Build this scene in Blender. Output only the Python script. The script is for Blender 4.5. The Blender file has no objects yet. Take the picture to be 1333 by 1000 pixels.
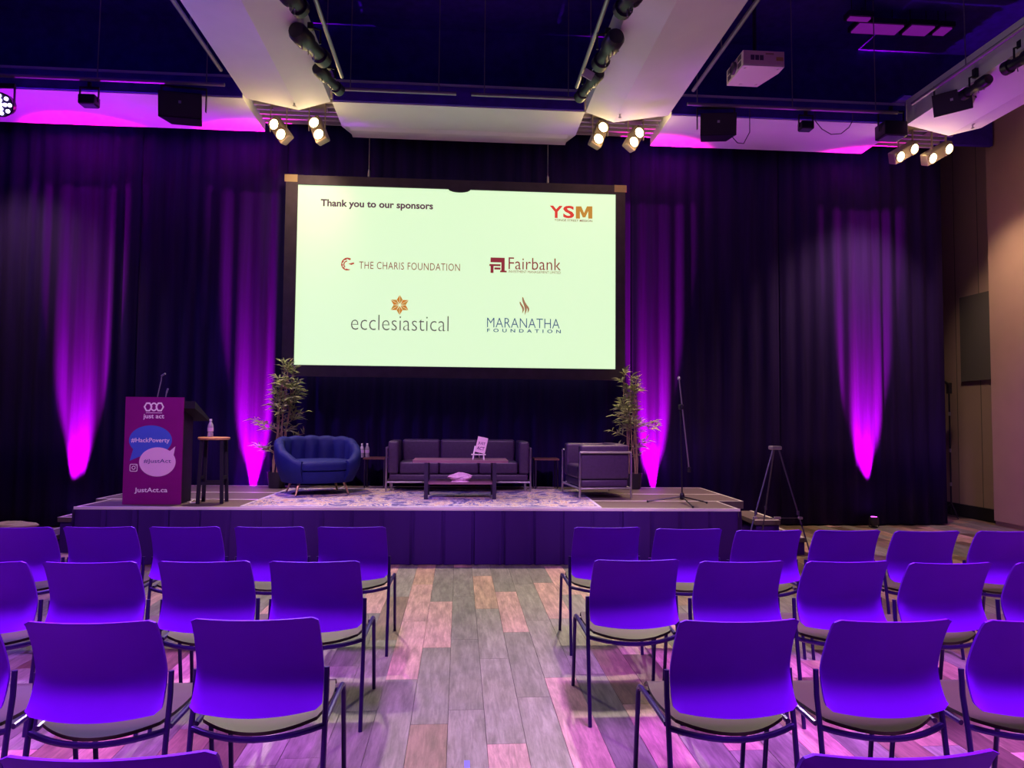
import bpy, math, random
from mathutils import Vector, Matrix, Euler
random.seed(7)
S = bpy.context.scene
col = S.collection
PI = math.pi

# ------------------------------------------------------------------ camera
FP, CH = 930.0, 1.56
psi, th, rl = math.radians(4.18), math.radians(2.77), math.radians(0.5)
FW = Vector((math.sin(psi)*math.cos(th), math.cos(psi)*math.cos(th), math.sin(th)))
R0 = Vector((math.cos(psi), -math.sin(psi), 0)); U0 = R0.cross(FW)
RT = R0*math.cos(rl)+U0*math.sin(rl); UP = U0*math.cos(rl)-R0*math.sin(rl)
CO = Vector((0, 0, CH))
cam = bpy.data.cameras.new('camera'); camo = bpy.data.objects.new('camera', cam); col.objects.link(camo)
cam.sensor_width = 36; cam.lens = FP*36/1333; cam.clip_start = 0.05; cam.clip_end = 100
camo.matrix_world = Matrix(((RT.x, UP.x, -FW.x, 0), (RT.y, UP.y, -FW.y, 0), (RT.z, UP.z, -FW.z, CH), (0, 0, 0, 1)))
S.camera = camo
def ray(x, y): return FW+RT*((x-666.5)/FP)-UP*((y-500)/FP)
def pz(x, y, z): d = ray(x, y); return CO+d*((z-CH)/d.z)       # pixel -> point on a level plane
def py(x, y, Y): d = ray(x, y); return CO+d*(Y/d.y)            # pixel -> point on an upright plane
def proj(p):
    v = Vector(p)-CO; c = v.dot(FW)
    return (666.5+FP*v.dot(RT)/c, 500-FP*v.dot(UP)/c, c)

# ------------------------------------------------------------------ world, exposure
w = bpy.data.worlds.new('world'); S.world = w; w.use_nodes = True
bg = w.node_tree.nodes['Background']; bg.inputs[0].default_value = (0.16, 0.015, 0.85, 1); bg.inputs[1].default_value = 0.045
vs = S.view_settings; vs.view_transform = 'Standard'; vs.look = 'None'; vs.gamma = 1; vs.exposure = 0.0
try: vs.use_curve_mapping = False
except Exception: pass

def spot(name, loc, target, colr, power, angle, blend=0.6, size=0.08):
    l = bpy.data.lights.new(name, 'SPOT'); l.energy = power; l.color = colr
    l.spot_size = math.radians(angle); l.spot_blend = blend; l.shadow_soft_size = size
    o = bpy.data.objects.new(name, l); col.objects.link(o); o.location = loc
    o.rotation_euler = (Vector(target)-Vector(loc)).to_track_quat('-Z', 'Y').to_euler()
    return o
# lilac house wash: unseen spots gridded over the chair rows to grade their backs
WASH = (0.62, 0.17, 1.0)
for wy in (0.15, 1.2, 2.3, 3.4):
    for wx in (-4.4, -2.8, -1.2, 1.5, 3.1, 4.7):
        spot('house_wash', (wx, wy, 5.3), (wx*1.0, wy+0.95, 0.5), WASH, 1600, 38, 1.0, 0.45)
spot('house_wash', (6.9, 6.5, 5.2), (8.3, 8.6, 0.6), WASH, 600, 60, 1.0, 0.2)
# front light for the stage from the spotlights on the inner ceiling pipes
for wx, tx_ in ((-1.5, -3.0), (-1.5, -1.0), (1.4, 0.8), (1.4, 2.4)):
    spot('stage_front_light', (wx, 3.6, 5.3), (tx_, 8.5, 0.7), (0.86, 0.44, 1.0), 800, 34, 0.9, 0.08)

# ------------------------------------------------------------------ materials
MATS = {}
def mat(name, c, rough=0.6, metal=0.0, var=0.0, scale=8.0, emit=None, es=1.0, bump=0.0, spec=0.5, stretch=(1, 1, 1), trans=0.0, alpha=1.0, sheen=0.0, coat=0.0):
    if name in MATS: return MATS[name]
    m = bpy.data.materials.new(name); m.use_nodes = True; nt = m.node_tree; b = nt.nodes['Principled BSDF']
    b.inputs['Base Color'].default_value = (*c, 1); b.inputs['Roughness'].default_value = rough; b.inputs['Metallic'].default_value = metal
    b.inputs['Specular IOR Level'].default_value = spec
    b.inputs['Transmission Weight'].default_value = trans; b.inputs['Alpha'].default_value = alpha
    b.inputs['Sheen Weight'].default_value = sheen; b.inputs['Coat Weight'].default_value = coat
    if emit: b.inputs['Emission Color'].default_value = (*emit, 1); b.inputs['Emission Strength'].default_value = es
    if var or bump:
        tc = nt.nodes.new('ShaderNodeTexCoord'); mp = nt.nodes.new('ShaderNodeMapping'); mp.inputs['Scale'].default_value = stretch
        n = nt.nodes.new('ShaderNodeTexNoise'); n.inputs['Scale'].default_value = scale; n.inputs['Detail'].default_value = 5
        nt.links.new(tc.outputs['Object'], mp.inputs[0]); nt.links.new(mp.outputs[0], n.inputs['Vector'])
        if var:
            r = nt.nodes.new('ShaderNodeValToRGB'); e = r.color_ramp.elements
            e[0].position = 0.25; e[1].position = 0.75
            e[0].color = (*[max(0, v*(1-var)) for v in c], 1); e[1].color = (*[min(1, v*(1+var)) for v in c], 1)
            nt.links.new(n.outputs[0], r.inputs[0]); nt.links.new(r.outputs[0], b.inputs['Base Color'])
        if bump:
            bp = nt.nodes.new('ShaderNodeBump'); bp.inputs['Strength'].default_value = bump; bp.inputs['Distance'].default_value = 0.01
            nt.links.new(n.outputs[0], bp.inputs['Height']); nt.links.new(bp.outputs[0], b.inputs['Normal'])
    MATS[name] = m; return m
def plank_mat(i, c):
    m = bpy.data.materials.new('plank_wood_%d' % i); m.use_nodes = True; nt = m.node_tree; b = nt.nodes['Principled BSDF']
    tc = nt.nodes.new('ShaderNodeTexCoord'); oi = nt.nodes.new('ShaderNodeObjectInfo')
    ad = nt.nodes.new('ShaderNodeVectorMath'); ad.operation = 'ADD'
    mu = nt.nodes.new('ShaderNodeVectorMath'); mu.operation = 'SCALE'; mu.inputs['Scale'].default_value = 3.7
    nt.links.new(oi.outputs['Location'], mu.inputs[0]); nt.links.new(tc.outputs['Object'], ad.inputs[0]); nt.links.new(mu.outputs[0], ad.inputs[1])
    mp = nt.nodes.new('ShaderNodeMapping'); mp.inputs['Scale'].default_value = (26, 2.2, 1)
    nt.links.new(ad.outputs[0], mp.inputs[0])
    n = nt.nodes.new('ShaderNodeTexNoise'); n.inputs['Scale'].default_value = 1.6; n.inputs['Detail'].default_value = 8; n.inputs['Roughness'].default_value = 0.65
    n.inputs['Distortion'].default_value = 1.2
    nt.links.new(mp.outputs[0], n.inputs['Vector'])
    r = nt.nodes.new('ShaderNodeValToRGB'); e = r.color_ramp.elements
    e[0].position = 0.30; e[0].color = (*[v*0.55 for v in c], 1); e[1].position = 0.62; e[1].color = (*c, 1)
    x = e.new(0.8); x.color = (*[min(1, v*1.3) for v in c], 1)
    nt.links.new(n.outputs[0], r.inputs[0]); nt.links.new(r.outputs[0], b.inputs['Base Color'])
    b.inputs['Roughness'].default_value = 0.45
    n2 = nt.nodes.new('ShaderNodeTexNoise'); n2.inputs['Scale'].default_value = 2.0; n2.inputs['Detail'].default_value = 6; n2.inputs['Roughness'].default_value = 0.65
    mp2 = nt.nodes.new('ShaderNodeMapping'); mp2.inputs['Scale'].default_value = (7, 1.6, 1); nt.links.new(ad.outputs[0], mp2.inputs[0]); nt.links.new(mp2.outputs[0], n2.inputs['Vector'])
    r2 = nt.nodes.new('ShaderNodeValToRGB'); r2.color_ramp.elements[0].position = 0.36; r2.color_ramp.elements[1].position = 0.60
    r2.color_ramp.elements[0].color = (0.62, 0.60, 0.60, 1); r2.color_ramp.elements[1].color = (1.12, 1.1, 1.08, 1)
    mx = nt.nodes.new('ShaderNodeMix'); mx.data_type = 'RGBA'; mx.blend_type = 'MULTIPLY'; mx.inputs[0].default_value = 1.0
    nt.links.new(n2.outputs[0], r2.inputs[0]); nt.links.new(r.outputs[0], mx.inputs[6]); nt.links.new(r2.outputs[0], mx.inputs[7]); nt.links.new(mx.outputs[2], b.inputs['Base Color'])
    return m
BLACKM = mat('black_powder_coat', (0.018, 0.016, 0.022), 0.45)
CHROME = mat('chrome', (0.55, 0.52, 0.56), 0.3, 1.0)

# ------------------------------------------------------------------ mesh builder
class MB:
    def __init__(s): s.v = []; s.f = []; s.m = []; s.cur = 0
    def add(s, vs_, fs):
        o = len(s.v); s.v += [tuple(p) for p in vs_]
        for f in fs: s.f.append(tuple(i+o for i in f)); s.m.append(s.cur)
        return s
    def box(s, x0, x1, y0, y1, z0, z1, M=None):
        p = [Vector((x, y, z)) for z in (z0, z1) for y in (y0, y1) for x in (x0, x1)]
        if M is not None: p = [M @ q for q in p]
        return s.add(p, [(0, 2, 3, 1), (4, 5, 7, 6), (0, 1, 5, 4), (2, 6, 7, 3), (0, 4, 6, 2), (1, 3, 7, 5)])
    def rbox(s, x0, x1, y0, y1, z0, z1, r=0.03, n=3, M=None):
        """rounded box, lofted by rounded rectangles"""
        rows = []
        for k in range(n+1):
            a = PI/2*k/n; rows.append((r*(1-math.sin(a)), z0+r*(1-math.cos(a))))
        rows = [(i, z) for i, z in rows] + [(i, z0+z1-z) for i, z in reversed(rows)]
        rings = []
        for ins, z in rows:
            ring = []
            rr = max(r-ins*0.0, 1e-4)
            for cx, cy, a0 in ((x1-r, y1-r, 0), (x0+r, y1-r, PI/2), (x0+r, y0+r, PI), (x1-r, y0+r, 3*PI/2)):
                for k in range(n+1):
                    a = a0+PI/2*k/n
                    ring.append(Vector((cx+(r-ins)*math.cos(a), cy+(r-ins)*math.sin(a), z)))
            rings.append(ring)
        if M is not None: rings = [[M @ q for q in g] for g in rings]
        return s.loft(rings, closed=True, caps=True)
    def loft(s, rings, closed=True, caps=False):
        n = len(rings[0]); o = len(s.v)
        fs = []
        for i in range(len(rings)-1):
            for j in range(n if closed else n-1):
                k = (j+1) % n
                fs.append((i*n+j, i*n+k, (i+1)*n+k, (i+1)*n+j))
        if caps:
            fs.append(tuple(range(n-1, -1, -1))); b = (len(rings)-1)*n; fs.append(tuple(range(b, b+n)))
        return s.add([p for g in rings for p in g], fs)
    def tube(s, pts, r, n=8, caps=True):
        pts = [Vector(p) for p in pts]; rings = []; up = None
        rs = r if isinstance(r, (list, tuple)) else [r]*len(pts)
        for i, p in enumerate(pts):
            t = (pts[min(i+1, len(pts)-1)]-pts[max(i-1, 0)]).normalized()
            if up is None:
                a = Vector((0, 0, 1)) if abs(t.z) < 0.9 else Vector((0, 1, 0))
                up = a.cross(t).normalized()
            else: up = (up-t*up.dot(t)).normalized()
            bi = t.cross(up)
            rings.append([p+(up*math.cos(2*PI*k/n)+bi*math.sin(2*PI*k/n))*rs[i] for k in range(n)])
        return s.loft(rings, True, caps)
    def lathe(s, prof, n=16, M=None):
        rings = [[Vector((r*math.cos(2*PI*k/n), r*math.sin(2*PI*k/n), z)) for k in range(n)] for r, z in prof]
        if M is not None: rings = [[M @ q for q in g] for g in rings]
        return s.loft(rings, True, True)
    def grid(s, fn, nu, nv):
        vs_ = [fn(i/nu, j/nv) for j in range(nv+1) for i in range(nu+1)]
        fs = [(j*(nu+1)+i, j*(nu+1)+i+1, (j+1)*(nu+1)+i+1, (j+1)*(nu+1)+i) for j in range(nv) for i in range(nu)]
        return s.add(vs_, fs)
    def sheet(s, fn, nu, nv, off):
        """closed thin shell between fn and fn+off (off: fn(u,v)->Vector)"""
        A = [Vector(fn(i/nu, j/nv)) for j in range(nv+1) for i in range(nu+1)]
        B = [Vector(fn(i/nu, j/nv))+Vector(off(i/nu, j/nv)) for j in range(nv+1) for i in range(nu+1)]
        N = len(A); id_ = lambda i, j: j*(nu+1)+i
        fs = []
        for j in range(nv):
            for i in range(nu):
                q = (id_(i, j), id_(i+1, j), id_(i+1, j+1), id_(i, j+1))
                fs.append(q); fs.append(tuple(N+k for k in reversed(q)))
        bd = [id_(i, 0) for i in range(nu)]+[id_(nu, j) for j in range(nv)]+[id_(i, nv) for i in range(nu, 0, -1)]+[id_(0, j) for j in range(nv, 0, -1)]
        for k in range(len(bd)):
            a, b = bd[k], bd[(k+1) % len(bd)]; fs.append((b, a, N+a, N+b))
        return s.add(A+B, fs)
    def prism(s, poly, fn, depth):
        """poly in 2D; fn(x,y)->Vector; depth Vector"""
        A = [Vector(fn(x, y)) for x, y in poly]; n = len(A); D = Vector(depth)
        fs = [tuple(range(n)), tuple(range(2*n-1, n-1, -1))]+[((k+1) % n, k, n+k, n+(k+1) % n) for k in range(n)]
        return s.add(A+[p+D for p in A], fs)
    def mesh(s, name, mats, smooth=False):
        me = bpy.data.meshes.new(name); me.from_pydata(s.v, [], s.f)
        for m in (mats if isinstance(mats, (list, tuple)) else [mats]): me.materials.append(m)
        me.polygons.foreach_set('material_index', s.m)
        if smooth:
            me.polygons.foreach_set('use_smooth', [True]*len(me.polygons))
            try: me.set_sharp_from_angle(angle=math.radians(40))
            except Exception: pass
        me.update(); return me
    def build(s, name, mats, parent=None, smooth=False):
        o = bpy.data.objects.new(name, s.mesh(name, mats, smooth)); col.objects.link(o); o.parent = parent; return o
def tag(o, label=None, cat=None, group=None, kind=None):
    if label: o['label'] = label
    if cat: o['category'] = cat
    if group: o['group'] = group
    if kind: o['kind'] = kind
    return o
def empty(name, loc, rz=0, label=None, cat=None, group=None):
    o = bpy.data.objects.new(name, None); o.empty_display_size = 0.1; col.objects.link(o); o.location = loc; o.rotation_euler.z = rz
    return tag(o, label, cat, group)
def copy_tree(o, parent=None):
    c = o.copy(); col.objects.link(c); c.parent = parent
    for ch in list(o.children): copy_tree(ch, c)
    return c
def arc(c, r, a0, a1, n, ax=(1, 0, 0), ay=(0, 0, 1)):
    c = Vector(c); ax = Vector(ax); ay = Vector(ay)
    return [c+ax*(r*math.cos(a0+(a1-a0)*k/n))+ay*(r*math.sin(a0+(a1-a0)*k/n)) for k in range(n+1)]
def text_mesh(body, bold=0.0, spacing=1.0):
    cu = bpy.data.curves.new('t', 'FONT'); cu.body = body; cu.resolution_u = 3; cu.offset = bold; cu.space_character = spacing
    o = bpy.data.objects.new('t', cu); col.objects.link(o)
    bpy.context.view_layer.update()
    me = bpy.data.meshes.new_from_object(o.evaluated_get(bpy.context.evaluated_depsgraph_get()))
    V = [v.co.copy() for v in me.vertices]; Fs = [tuple(p.vertices) for p in me.polygons]
    bpy.data.objects.remove(o); bpy.data.curves.remove(cu); bpy.data.meshes.remove(me)
    xs = [v.x for v in V]; ys = [v.y for v in V]; x0, x1, y0, y1 = min(xs), max(xs), min(ys), max(ys)
    return [((v.x-x0)/(x1-x0), (v.y-y0)/(y1-y0)) for v in V], Fs
def text_on(name, body, x0, x1, z0, z1, Y, m, parent, bold=0.0, spacing=1.0):
    """flat lettering on a plane facing -y, in the parent's coordinates"""
    V, Fs = text_mesh(body, bold, spacing); b = MB()
    b.add([(x0+(x1-x0)*u, Y, z0+(z1-z0)*v) for u, v in V], Fs)
    return b.build(name, m, parent)
def poly_on(b, pts, Y, d=0.0015):
    return b.prism(pts, lambda x, z: (x, Y, z), (0, d, 0))

# ================================================================== structure
PW, PL = 0.19, 1.22
planks = [plank_mat(i, c) for i, c in enumerate([(0.22, 0.21, 0.18), (0.28, 0.265, 0.225), (0.56, 0.35, 0.31), (0.25, 0.17, 0.12), (0.14, 0.095, 0.07), (0.46, 0.31, 0.22)])]
floor = MB().box(-8.2, 8.6, -1.6, 12.3, -0.2, -0.012).build('floor', mat('floor_base', (0.03, 0.022, 0.02), 0.8, var=0.3))
tag(floor, kind='structure', label='dark wood plank floor under the chairs and stage')
pm = [MB().box(-PW/2+0.0012, PW/2-0.0012, -PL/2+0.0012, PL/2-0.0012, -0.0119, 0.0).mesh('plank', m) for m in planks]
cand = []
rp = random.Random(21)
for i in range(-41, 44):
    x = -0.04+PW*(i+0.5); off = rp.random()*PL
    for k in range(0, 12):
        y = -1.6+off+PL*(k-0.2)
        if y < -1.2 or y > 11.7 or x > 8.5 or x < -8: continue
        t = rp.choices(range(6), (30, 24, 26, 7, 4, 9))[0] if x < 1.9 else rp.choices(range(6), (20, 14, 16, 20, 16, 14))[0]
        n = 0
        for yy in (y-PL/2, y, y+PL/2):
            if yy < 0.8: continue
            u, v, d = proj((x, yy, 0))
            if -30 < u < 1363 and v < 1010: n += 1
        hid = y > 8.0 and -3.9 < x < 3.0
        cand.append(((n and not hid)*PW*PL/max(y, 1.0)**3, x, y, t))
cand.sort(key=lambda q: -q[0])
rest = MB()
for k, (a, x, y, t) in enumerate(cand):
    if k < 300 and a > 0:
        o = bpy.data.objects.new('plank', pm[t]); col.objects.link(o); o.parent = floor; o.location = (x, y, 0)
    else:
        rest.cur = t; rest.box(x-PW/2+0.0012, x+PW/2-0.0012, y-PL/2+0.0012, y+PL/2-0.0012, -0.0119, 0)
tag(rest.build('planks', planks, floor), kind='stuff')

BLKWALL = mat('black_paint', (0.014, 0.007, 0.06), 0.85, var=0.25)
DARKCEIL = mat('ceiling_violet_lit_black', (0.05, 0.008, 0.36), 0.9, var=0.3)  # black ceiling; navy carries the violet ambient light in the base colour
WHITEP = mat('ceiling_white_paint', (0.80, 0.80, 0.78), 0.7, var=0.03, scale=3)
tag(MB().box(-8.3, 8.6, 12.05, 12.3, 0, 7.2).build('wall_back', BLKWALL), kind='structure')
tag(MB().box(-8.4, -8.2, -1.6, 12.3, 0, 7.2).build('wall_left', BLKWALL), kind='structure')
tag(MB().box(-8.4, 8.8, -1.6, 12.3, 7.2, 7.4).build('ceiling', DARKCEIL), kind='structure')
# right wall: a nearer plaster face and, past its corner, a recessed bay with a dark panel
WALLP = mat('wall_taupe', (0.46, 0.29, 0.24), 0.75, var=0.05, scale=2)
WALLG = mat('wall_grey_taupe', (0.36, 0.24, 0.22), 0.8, var=0.05, scale=2)
wr = tag(MB().box(8.18, 8.75, -1.6, 10.42, 0.0, 7.2).build('wall_right', WALLP), kind='structure')
for ya, yb in ((-1.6, 0.9), (0.9, 3.4), (3.4, 5.9), (5.9, 8.4), (8.4, 10.42)):
    MB().box(8.155, 8.18, ya+0.006, yb-0.006, 0.07, 7.1).build('panel', WALLP, wr)
wb = tag(MB().box(8.40, 8.75, 10.42, 12.3, 0.0, 7.2).build('wall_recess', WALLG), kind='structure')
# dark acoustic panel found by where its edges meet the recess wall
def pxw(x, y, X): d = ray(x, y); return CO+d*(X/d.x)
a_, b_, c_ = pxw(1252, 388, 8.40), pxw(1293, 383, 8.40), pxw(1252, 497, 8.40)
ap = MB().box(8.355, 8.390, b_.y, a_.y, c_.z, a_.z).build('acoustic_panel', mat('panel_charcoal', (0.10, 0.085, 0.095), 0.9, bump=0.2, scale=120))
tag(ap, 'dark charcoal square acoustic panel on the right wall', 'wall panel')
tag(MB().box(8.36, 8.40, 10.44, 12.04, 0.0, 0.20).build('baseboard_right', mat('baseboard_black', (0.012, 0.010, 0.02), 0.6)), kind='structure')
for k, yv in enumerate((10.95, 11.5)):
    MB().box(8.396, 8.3995, yv-0.006, yv+0.006, 0.2, 7.1).build('panel_joint', mat('joint_dark', (0.12, 0.10, 0.09), 0.9), wb)

# ceiling beams (shallow V) and the rear soffits
ZS, YS0, YS1 = 5.60, 9.13, 10.19
trimn = [0]
def trim(b, m=WHITEP, label=None):
    trimn[0] += 1
    return tag(b.build('trim_%d' % trimn[0], m), kind='structure', label=label)
def beam(x0, xc, x1, lab):
    b = MB(); prof = [(x0, ZS+0.34), (x0, ZS), (xc, ZS-0.125), (x1, ZS), (x1, ZS+0.34)]
    b.prism(prof, lambda x, z: (x, -1.5, z), (0, YS0+1.5, 0)); return trim(b, label=lab)
beam(-2.76, -2.10, -1.70, 'white V-bottomed ceiling beam left of the screen')
beam(1.61, 1.98, 2.72, 'white V-bottomed ceiling beam right of the screen')
beam(6.02, 6.62, 7.09, 'white V-bottomed ceiling beam along the right wall')
def soffit(x0, x1, ch0=0.0, ch1=0.0, lab=None):
    b = MB(); yc = YS1-0.28
    pts = [(x0, YS0), (x1, YS0), (x1, yc), (x1-ch1, YS1), (x0+ch0, YS1), (x0, yc)]
    b.prism(pts, lambda x, y: (x, y, ZS), (0, 0, 0.30)); return trim(b, label=lab)
soffit(-8.1, -2.80, 0, 0, 'white soffit strip above the left curtains')
soffit(-1.68, 1.60, 0.10, 0.10, 'white soffit strip above the screen')
soffit(2.76, 6.00, 0, 0.0, 'white soffit strip above the right curtains')
# thin lip along the back of the middle soffit
trim(MB().prism([(YS1-0.30, ZS), (YS1-0.24, ZS-0.035), (YS1-0.02, ZS-0.045), (YS1, ZS)], lambda y, z: (-1.57, y, z), (3.06, 0, 0)), label='rounded lip under the middle soffit')
# dark fascias of the three coffers
for x0, x1 in ((-8.1, -2.80), (-1.66, 1.58), (2.76, 6.0)):
    b = MB().box(x0, x1, YS0-0.03, YS0-0.001, ZS+0.012, ZS+0.25); trim(b, DARKCEIL)
trim(MB().box(-8.15, 8.1, 10.1905, 10.26, ZS+0.2, 7.201), DARKCEIL)  # bulkhead added to block uplight spill from reaching the coffers
# louvred lighting pockets between beam ends and curtain
def pocket(x0, x1, lab):
    e = empty('lighting_pocket', (0, 0, 0), 0, lab, 'ceiling pocket')
    MB().box(x0, x1, YS0+0.02, YS1-0.02, ZS+0.42, ZS+0.45).build('backing', DARKCEIL, e)
    m = mat('pocket_slat', (0.42, 0.38, 0.36), 0.6)
    for k in range(7):
        y = YS0+0.10+k*0.145
        MB().box(x0+0.01, x1-0.01, y, y+0.035, ZS+0.10, ZS+0.22).build('slat', m, e)
    for t in (0.28, 0.62, 0.85):
        x = x0+(x1-x0)*t
        MB().box(x-0.012, x+0.012, YS0+0.03, YS1-0.03, ZS+0.23, ZS+0.27).build('rail', m, e)
    return e
pocket(-2.79, -1.69, 'louvred ceiling pocket holding lamps above the screen left corner')
pocket(1.61, 2.75, 'louvred ceiling pocket holding lamps above the screen right corner')
pocket(6.01, 7.09, 'louvred ceiling pocket holding lamps by the right wall')

# ================================================================== curtains
CURT = mat('curtain_velvet', (0.015, 0.004, 0.070), 0.85, var=0.25, scale=3, stretch=(6, 6, 0.3), spec=0.15)
def curtain(x0, x1, yb, z0, z1, seed, label, fold=0.23, amp=0.065):
    r = random.Random(seed); W = x1-x0; n = max(3, int(W/fold))
    ph = [r.uniform(0.75, 1.25) for _ in range(n)]; tot = sum(ph); edges = [0]
    for p in ph: edges.append(edges[-1]+p/tot)
    am = [r.uniform(0.55, 1.15) for _ in range(n)]
    b = MB(); nv = 5
    us = []
    for k in range(n):
        for s_ in range(10): us.append((k, s_/10))
    us.append((n-1, 1.0))
    def fn(i, j):
        k, s_ = us[i]; u = edges[k]+(edges[k+1]-edges[k])*s_
        z = z0+(z1-z0)*j/nv; g = 0.75+0.25*(1-j/nv)
        return (x0+W*u, yb-amp*am[k]*g*0.5*(1-math.cos(2*PI*s_)), z)
    N = len(us)
    b.add([fn(i, j) for j in range(nv+1) for i in range(N)], [(j*N+i, j*N+i+1, (j+1)*N+i+1, (j+1)*N+i) for j in range(nv) for i in range(N-1)])
    o = b.build('stage_curtain', CURT, None, True)
    md = o.modifiers.new('thick', 'SOLIDIFY'); md.thickness = 0.012; md.offset = 1
    return tag(o, label, 'curtain', 'black velvet drapes behind the stage')
YC = 10.44
bx = lambda px_: py(px_, 500, YC).x
curtain(-8.15, bx(176), YC, 0.02, 5.95, 1, 'black velvet curtain at the far left, behind the lectern side steps')
curtain(bx(176)+0.01, bx(368), YC, 0.02, 5.95, 2, 'black velvet curtain between lectern and left bamboo plant')
curtain(bx(368)+0.01, bx(820), YC, 0.02, 5.95, 3, 'black velvet curtain behind the projection screen')
curtain(bx(820)+0.01, bx(1014), YC, 0.02, 5.95, 4, 'black velvet curtain behind right bamboo and microphone stand')
curtain(bx(1014)+0.012, bx(1229), YC, 0.02, 5.95, 5, 'black velvet curtain at the right end beside the wall')

# ================================================================== stage
STG = 0.60
SA = math.radians(-1.7)
stage = empty('stage', (-0.47, 7.74, 0), SA, 'low portable stage with pleated purple skirt and pale edges', 'stage')
SM = Matrix.Translation((-0.47, 7.74, 0)) @ Matrix.Rotation(SA, 4, 'Z')
DECK = mat('stage_deck', (0.11, 0.078, 0.08), 0.7, var=0.15, scale=20)
EDGE = mat('stage_edge_aluminium', (0.80, 0.74, 0.72), 0.35, 0.3)
SKIRT = mat('stage_skirt_fabric', (0.045, 0.010, 0.16), 0.85, spec=0.15)
rows = [(0.0, 0.72, -3.53, 3.52), (0.72, 1.50, -3.70, 3.84), (1.50, 2.40, -3.70, 3.84)]
for v0, v1, u0, u1 in rows:
    for k in range(3):
        a, b_ = u0+(u1-u0)*k/3, u0+(u1-u0)*(k+1)/3
        d = MB().box(a+0.002, b_-0.002, v0+0.002, v1-0.002, STG-0.09, STG-0.003).build('deck_panel', DECK, stage)
        e = MB(); t = 0.022
        e.box(a+0.002, b_-0.002, v0+0.002, v0+t, STG-0.003, STG); e.box(a+0.002, b_-0.002, v1-t, v1-0.002, STG-0.003, STG)
        e.box(a+0.002, a+t, v0+t, v1-t, STG-0.003, STG); e.box(b_-t, b_-0.002, v0+t, v1-t, STG-0.003, STG)
        e.build('edge_trim', EDGE, d)
MB().box(-3.5, 3.5, 0.03, 2.35, 0.0, STG-0.09).build('substructure', BLACKM, stage)
EDGEF = mat('stage_edge_pale', (0.75, 0.66, 0.78), 0.5)
MB().box(-3.54, 3.53, -0.012, 0.0, STG-0.028, STG+0.001).build('front_edge', EDGEF, stage)
def skirt(pts, name='skirt'):
    """pleated skirt along a polyline in stage coordinates; normal to the right of travel"""
    prof = []; rk = random.Random(len(pts)+int(pts[0][0]*7))
    for (ax, ay), (bx_, by_) in zip(pts[:-1], pts[1:]):
        L = math.hypot(bx_-ax, by_-ay); tx, ty = (bx_-ax)/L, (by_-ay)/L; nx, ny = ty, -tx
        n = max(1, round(L/0.325))
        for k in range(n):
            s0 = L*k/n
            for ds, o in ((0.0, 0.002), (0.012, 0.030), (0.03, 0.040), (0.07, 0.026), (0.13, 0.016), (0.20, 0.014), (0.25, 0.020), (0.285, 0.036), (0.302, 0.026), (0.314, 0.006)):
                s_ = s0+ds*(L/n)/0.325; wob = rk.uniform(0.75, 1.3); prof.append((ax+tx*s_, ay+ty*s_, nx*o*wob, ny*o*wob, tx*rk.uniform(-0.006, 0.006), ty*0))
    b = MB(); nv = 4; N = len(prof)
    V = [(x+dx*(1.25-0.75*j/nv)+sk*(1-j/nv), y+dy*(1.25-0.75*j/nv), 0.006+(STG-0.03-0.006)*j/nv) for j in range(nv+1) for x, y, dx, dy, sk, _ in prof]
    b.add(V, [(j*N+i, j*N+i+1, (j+1)*N+i+1, (j+1)*N+i) for j in range(nv) for i in range(N-1)])
    return b.build(name, SKIRT, stage, True)
skirt([(-3.53, -0.005), (3.52, -0.005)])
skirt([(-3.56, 2.3), (-3.56, 0.0)]); skirt([(3.54, 0.0), (3.54, 2.3)])
def steps(u0, sgn, v0, v1, label):
    e = empty('stage_steps', SM @ Vector((u0, v0, 0)), SA, label, 'steps')
    for k, z in enumerate((0.40, 0.20)):
        a, b_ = sorted((sgn*0.30*k, sgn*(0.30*(k+1))))
        MB().box(a, b_, 0, v1-v0, z-0.05, z).build('tread', DECK, e)
        t = MB(); xo = sgn*0.30*(k+1)
        t.box(min(xo, xo-sgn*0.03), max(xo, xo-sgn*0.03), 0, v1-v0, z, z+0.004); t.box(a, b_, -0.004, 0.028, z, z+0.004)
        t.build('nosing', EDGE, e)
        MB().box(a+0.02, b_-0.01, 0.02, v1-v0-0.02, 0.0, z-0.05).build('riser', SKIRT, e)
    return e
steps(-3.76, -1, 0.62, 1.45, 'two-tread step unit at the left end of the stage')
steps(3.90, 1, 0.52, 1.40, 'two-tread step unit at the right end of the stage')

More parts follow.
